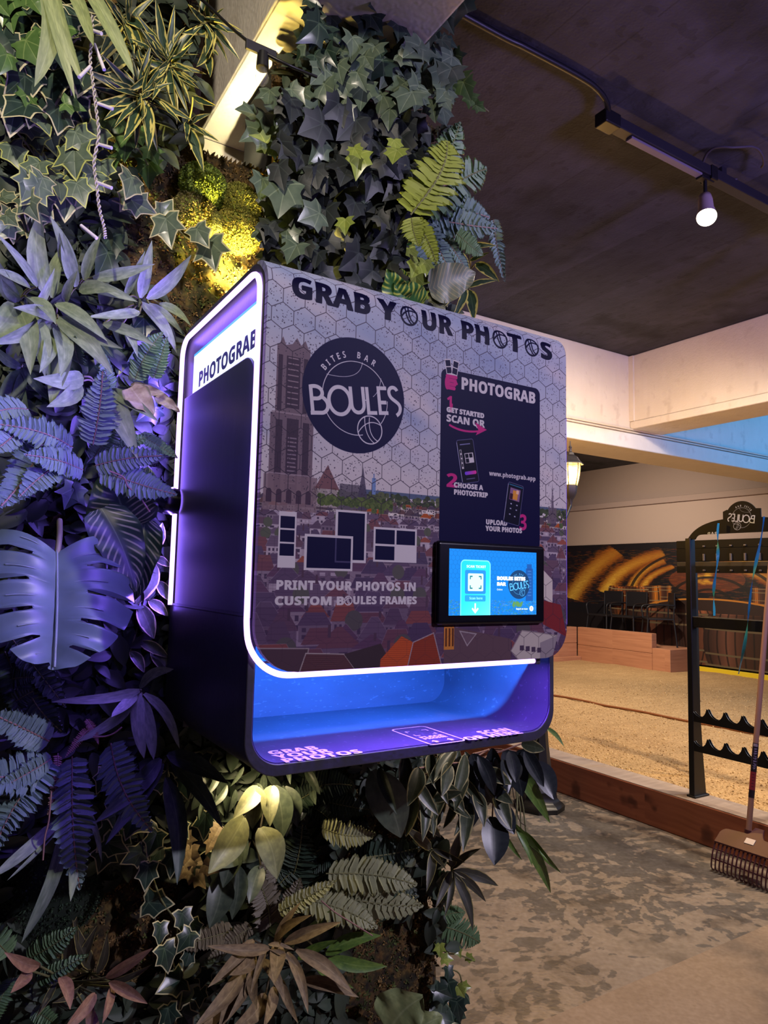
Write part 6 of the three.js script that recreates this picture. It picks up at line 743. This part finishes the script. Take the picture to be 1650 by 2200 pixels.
ivy('thin olive ivy tips hanging free at the right of the column', IV.green, null, [[1000, 190, 44, 70], [1015, 215, 40, 40], [985, 170, 34, 110], [955, 165, 36, 90], [1030, 230, 26, 30]], { seed: 31, z0: -1.62, z1: -1.55, vine: [[[960, 130], [985, 170], [1010, 205], [1050, 240]]] });
ivy('dark ivy with cream margins trailing in a column near the bottom', IV.dark, IV.edge, [[317, 1880, 58, 95], [338, 1942, 60, 10], [395, 1980, 54, 80], [345, 2005, 50, 90], [400, 2020, 50, 120], [360, 2055, 58, 70], [405, 2060, 46, 100], [370, 2115, 60, 150], [440, 2100, 44, 110], [365, 2185, 58, 80], [400, 2190, 50, 60], [430, 2140, 44, 90], [420, 1995, 40, 60]], { seed: 33, z0: -1.6, z1: -1.5, vine: [[[320, 1860], [345, 1930], [380, 1990], [370, 2060], [390, 2120], [380, 2190]]] });
ivy('shadowed ivy with pale margins below the booth left corner', IV.dark, IV.edge, [[250, 1750, 56, 90], [290, 1770, 54, 60], [330, 1810, 56, 110], [440, 1770, 60, 95], [400, 1690, 50, 80], [290, 1840, 50, 150]], { n: 22, box: [220, 1640, 480, 1860], size: [42, 62], seed: 35, z0: -1.64, z1: -1.54 });
ivy('brown ivy leaves among the hanging straps at lower centre-left', SK.brown, null, [[410, 1840, 52, 90], [430, 1870, 44, 110], [400, 1810, 46, 70]], { n: 9, box: [380, 1780, 470, 1900], size: [36, 52], seed: 37, z0: -1.62, z1: -1.54 });
ivy('dark ivy sprig hanging at the wall edge near the floor', IV.dark, null, [[960, 2130, 60, 100], [985, 2170, 54, 80], [940, 2160, 50, 110], [965, 2095, 44, 80], [950, 2200, 50, 90]], { n: 9, box: [925, 2080, 1000, 2210], size: [34, 52], seed: 39, z0: -1.64, z1: -1.55 });
ivy('small yellow green ivy sprig standing off the wall edge over the floor', IV.lime, null, [[990, 2130, 34, 60], [960, 2060, 28, 0], [985, 2045, 24, 60], [1010, 2058, 22, 20], [945, 2040, 30, 90], [1000, 2120, 24, 10]], { seed: 41, z0: -1.64, z1: -1.58, vine: [[[935, 2050], [980, 2050], [1020, 2065]], [[950, 2080], [985, 2090], [995, 2130]]] });
ivy('bright ivy tips at the left picture edge, upper part', IV.green, null, [[15, 130, 40, 90], [10, 165, 44, 70], [60, 215, 36, 80], [155, 225, 50, 10], [20, 30, 60, 80]], { n: 8, box: [-5, -5, 130, 120], size: [50, 70], seed: 43, z0: -1.54, z1: -1.46 });
ivy('shaded bluish ivy filling the space behind the violet ferns', IV.dark, null, [[320, 960, 50, 90], [330, 900, 46, 80], [250, 900, 50, 90]], { n: 40, box: [0, 720, 350, 1090], size: [46, 66], seed: 45, z0: -1.66, z1: -1.6 });
// moss cushions by the yellow lamp and in the dark
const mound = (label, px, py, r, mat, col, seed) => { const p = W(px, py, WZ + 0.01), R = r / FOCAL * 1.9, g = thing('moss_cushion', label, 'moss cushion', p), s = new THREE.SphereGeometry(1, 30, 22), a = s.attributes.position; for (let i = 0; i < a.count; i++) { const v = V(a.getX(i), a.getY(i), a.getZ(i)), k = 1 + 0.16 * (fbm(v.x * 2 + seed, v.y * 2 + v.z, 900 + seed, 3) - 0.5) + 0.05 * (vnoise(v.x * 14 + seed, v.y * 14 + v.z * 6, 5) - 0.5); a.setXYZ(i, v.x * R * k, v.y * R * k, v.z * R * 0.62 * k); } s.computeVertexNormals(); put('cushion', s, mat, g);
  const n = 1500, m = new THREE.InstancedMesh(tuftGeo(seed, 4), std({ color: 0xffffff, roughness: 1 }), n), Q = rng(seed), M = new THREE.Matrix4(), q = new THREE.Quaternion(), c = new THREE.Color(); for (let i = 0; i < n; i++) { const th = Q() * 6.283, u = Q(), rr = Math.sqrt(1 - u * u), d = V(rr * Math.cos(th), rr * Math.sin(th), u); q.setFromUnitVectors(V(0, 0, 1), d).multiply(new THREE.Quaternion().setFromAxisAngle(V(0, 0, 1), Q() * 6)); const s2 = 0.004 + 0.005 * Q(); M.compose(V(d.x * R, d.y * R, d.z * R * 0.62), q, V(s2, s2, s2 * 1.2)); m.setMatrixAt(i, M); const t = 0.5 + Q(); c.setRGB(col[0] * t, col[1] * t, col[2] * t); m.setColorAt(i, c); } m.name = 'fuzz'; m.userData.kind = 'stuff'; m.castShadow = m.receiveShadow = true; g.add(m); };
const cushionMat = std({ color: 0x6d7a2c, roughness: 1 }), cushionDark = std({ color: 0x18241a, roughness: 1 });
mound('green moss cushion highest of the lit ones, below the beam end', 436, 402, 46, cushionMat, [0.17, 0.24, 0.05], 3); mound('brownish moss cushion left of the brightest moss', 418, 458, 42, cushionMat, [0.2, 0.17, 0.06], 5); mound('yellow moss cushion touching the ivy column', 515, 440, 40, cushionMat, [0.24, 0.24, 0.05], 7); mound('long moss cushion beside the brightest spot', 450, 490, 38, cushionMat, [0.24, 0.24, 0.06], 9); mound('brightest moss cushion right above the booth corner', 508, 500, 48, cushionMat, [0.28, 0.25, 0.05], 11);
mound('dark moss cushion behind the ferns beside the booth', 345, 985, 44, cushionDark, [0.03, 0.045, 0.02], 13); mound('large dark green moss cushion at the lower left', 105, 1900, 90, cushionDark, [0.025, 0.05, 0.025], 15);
// dark undergrowth that closes the gaps: many small leaves nobody could count
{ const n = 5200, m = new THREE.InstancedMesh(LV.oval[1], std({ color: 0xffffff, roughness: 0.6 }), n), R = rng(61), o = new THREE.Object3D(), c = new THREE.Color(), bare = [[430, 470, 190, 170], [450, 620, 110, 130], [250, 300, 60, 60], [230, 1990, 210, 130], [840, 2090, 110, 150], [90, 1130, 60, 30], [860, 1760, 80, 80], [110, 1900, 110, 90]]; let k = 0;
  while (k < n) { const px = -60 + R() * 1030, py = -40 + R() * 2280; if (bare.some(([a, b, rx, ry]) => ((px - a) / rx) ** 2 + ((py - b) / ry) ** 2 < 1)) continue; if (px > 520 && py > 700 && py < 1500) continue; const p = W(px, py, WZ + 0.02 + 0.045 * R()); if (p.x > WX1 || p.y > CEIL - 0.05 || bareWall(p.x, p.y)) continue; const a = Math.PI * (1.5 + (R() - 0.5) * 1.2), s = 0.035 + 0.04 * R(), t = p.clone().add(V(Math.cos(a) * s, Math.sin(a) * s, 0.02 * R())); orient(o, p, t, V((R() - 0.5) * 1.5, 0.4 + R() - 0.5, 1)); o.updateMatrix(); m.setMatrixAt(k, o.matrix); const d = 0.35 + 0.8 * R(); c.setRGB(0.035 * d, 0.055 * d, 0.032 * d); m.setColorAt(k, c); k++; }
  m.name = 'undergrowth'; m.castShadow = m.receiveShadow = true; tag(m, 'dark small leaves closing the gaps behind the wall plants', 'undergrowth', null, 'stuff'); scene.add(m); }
// thin rosy tendrils
const tendril = (label, pts, r = 0.0016, mat = SK.stemPink) => tag(put('tendril', tube(pts.map(([x, y, z]) => W(x, y, z ?? -1.45)), r, 5, pts.length * 8), mat), label, 'tendril');
tendril('rosy tendril looping above the striped calathea at left', [[235, 1012], [265, 1025], [275, 1045], [298, 1065], [310, 1082], [322, 1100]]); tendril('rosy tendril over the green fern at the column right side', [[905, 395], [930, 382], [942, 375], [955, 380], [965, 360]]); tendril('second rosy tendril lower in the green fern of the column', [[915, 420], [945, 402], [965, 395], [972, 385]]);
tendril('rosy tendril beside the booth lower left corner', [[200, 1582], [225, 1582], [245, 1575], [262, 1562]]); tendril('thin rosy stem hanging below the violet fern at left', [[110, 1700], [105, 1760], [96, 1800], [92, 1848]]); tendril('reddish stems crossing under the pale brown fern', [[690, 1935], [720, 1960], [760, 1985], [800, 2010]]); tendril('thin dark stem hanging over the floor by the green leaves', [[1098, 1650, -1.4], [1102, 1700, -1.4], [1115, 1760, -1.4], [1130, 1775, -1.4]], 0.0012, SK.stemDark);
// fairy lights: twisted pale wire with stick bulbs
{ const at = W(200, 60, -1.42), g = thing('fairy_light_string', 'white fairy light string hanging down the upper left planting', 'string lights', at), path = [[199, 30], [197, 80], [194, 130], [200, 180], [206, 230], [212, 290], [202, 350], [208, 400], [214, 450], [224, 490], [226, 512]], wire = std({ color: 0xb9b2a8, roughness: 0.5 }), tw = (ph) => { const c = new THREE.CatmullRomCurve3(path.map(([x, y]) => W(x, y, -1.42))), P = []; for (let i = 0; i <= 220; i++) { const p = c.getPoint(i / 220), a = i * 0.62 + ph; P.push(p.add(V(0.0022 * Math.cos(a), 0, 0.0022 * Math.sin(a)))); } return tube(P, 0.0016, 5, 440); };
  put('wire', local(g, tw(0)), wire, g); put('wire', local(g, tw(Math.PI)), wire, g); const st = std({ color: 0xd8d2dc, roughness: 0.3 }); for (const [a, b, c2, d] of [[199, 65, 218, 72], [193, 143, 170, 166], [210, 222, 242, 234], [213, 310, 240, 318], [210, 392, 240, 404], [174, 484, 208, 512], [203, 95, 224, 150]]) put('stick_bulb', local(g, rod(W(a, b, -1.42), W(c2, d, -1.40), 0.0032, 0.0036, 8)), st, g); }
// black cable from the planting to the small clear bulb under the beam
{ const P = [[395, -30, -1.5], [440, 5, -1.45], [500, 62, -1.4], [560, 108, -1.36], [620, 140, -1.34], [680, 165, -1.36]].map(([x, y, z]) => W(x, y, z)); tag(put('festoon_cable', tube(P, 0.0035, 7, 60), blackSteel), 'black festoon cable crossing the lit beam at top', 'cable');
  const p = W(565, 120, -1.36), g = thing('festoon_bulb', 'small clear unlit bulb in a black socket hanging from the festoon cable', 'bulb', p); const so = new THREE.CylinderGeometry(0.012, 0.014, 0.035, 14); so.translate(0, -0.012, 0); put('socket', so, blackSteel, g); const b = new THREE.LatheGeometry([[0.0, -0.068], [0.006, -0.067], [0.013, -0.058], [0.0145, -0.05], [0.012, -0.04], [0.009, -0.03]].map((a) => new THREE.Vector2(...a)), 18); put('glass_bulb', b, new THREE.MeshPhysicalMaterial({ color: 0xffffff, transmission: 0.95, thickness: 0, roughness: 0.03, side: THREE.DoubleSide }), g); put('clip_plate', rbx(-0.04, 0.03, 0.0, 0.022, -0.004, 0.004, 0.002), darkSteel, g); }
// hidden wall lamps that light the moss: one above the booth, one below it
{ const mk = (label, p, dir, power, color, angle, size) => { const g = thing('wall_uplight', label, 'lamp', p), q = new THREE.Quaternion().setFromUnitVectors(V(0, 1, 0), dir.clone().normalize()), c = new THREE.LatheGeometry([[0, -0.05], [0.026, -0.05], [0.03, -0.04], [0.03, 0.02], [0.026, 0.02], [0.024, 0.005], [0, 0.004]].map((a) => new THREE.Vector2(...a)), 20); c.applyQuaternion(q); put('can', c, blackSteel, g); const f = new THREE.CylinderGeometry(0.023, 0.023, 0.003, 18); f.translate(0, 0.007, 0); f.applyQuaternion(q); put('lens', f, new THREE.MeshStandardMaterial({ color: 0x111111, emissive: YELLOW, emissiveIntensity: 5 }), g); put('bracket', rbx(-0.006, 0.006, -0.006, 0.006, -0.09, 0, 0.002), blackSteel, g); const at = p.clone().addScaledVector(dir.clone().normalize(), 0.03); spotLight(color, power, at, at.clone().add(dir), angle, 0.6, size); };
  mk('warm uplight on the wall top under the white beam, behind the ivy', V(0.70, NY + 0.06, -1.84), V(0.05, 1, -0.25), LIT.beamSpot, new THREE.Color(1, 0.86, 0.5), 1.3, 1.5); mk('yellow uplight hidden behind the booth top corner', V(0.60, EYE + 0.625, -1.615), V(0.16, 1, -0.22), LIT.wallSpot, YELLOW, 1.25, 1.5); mk('yellow downlight hidden under the booth at the wall', V(0.62, EYE - 0.36, -1.54), V(-0.05, -1, 0.25), LIT.wallSpotLow, YELLOW.clone().lerp(WARM, 0.6), 1.35, 1.5); }
renderer.render(scene, camera);
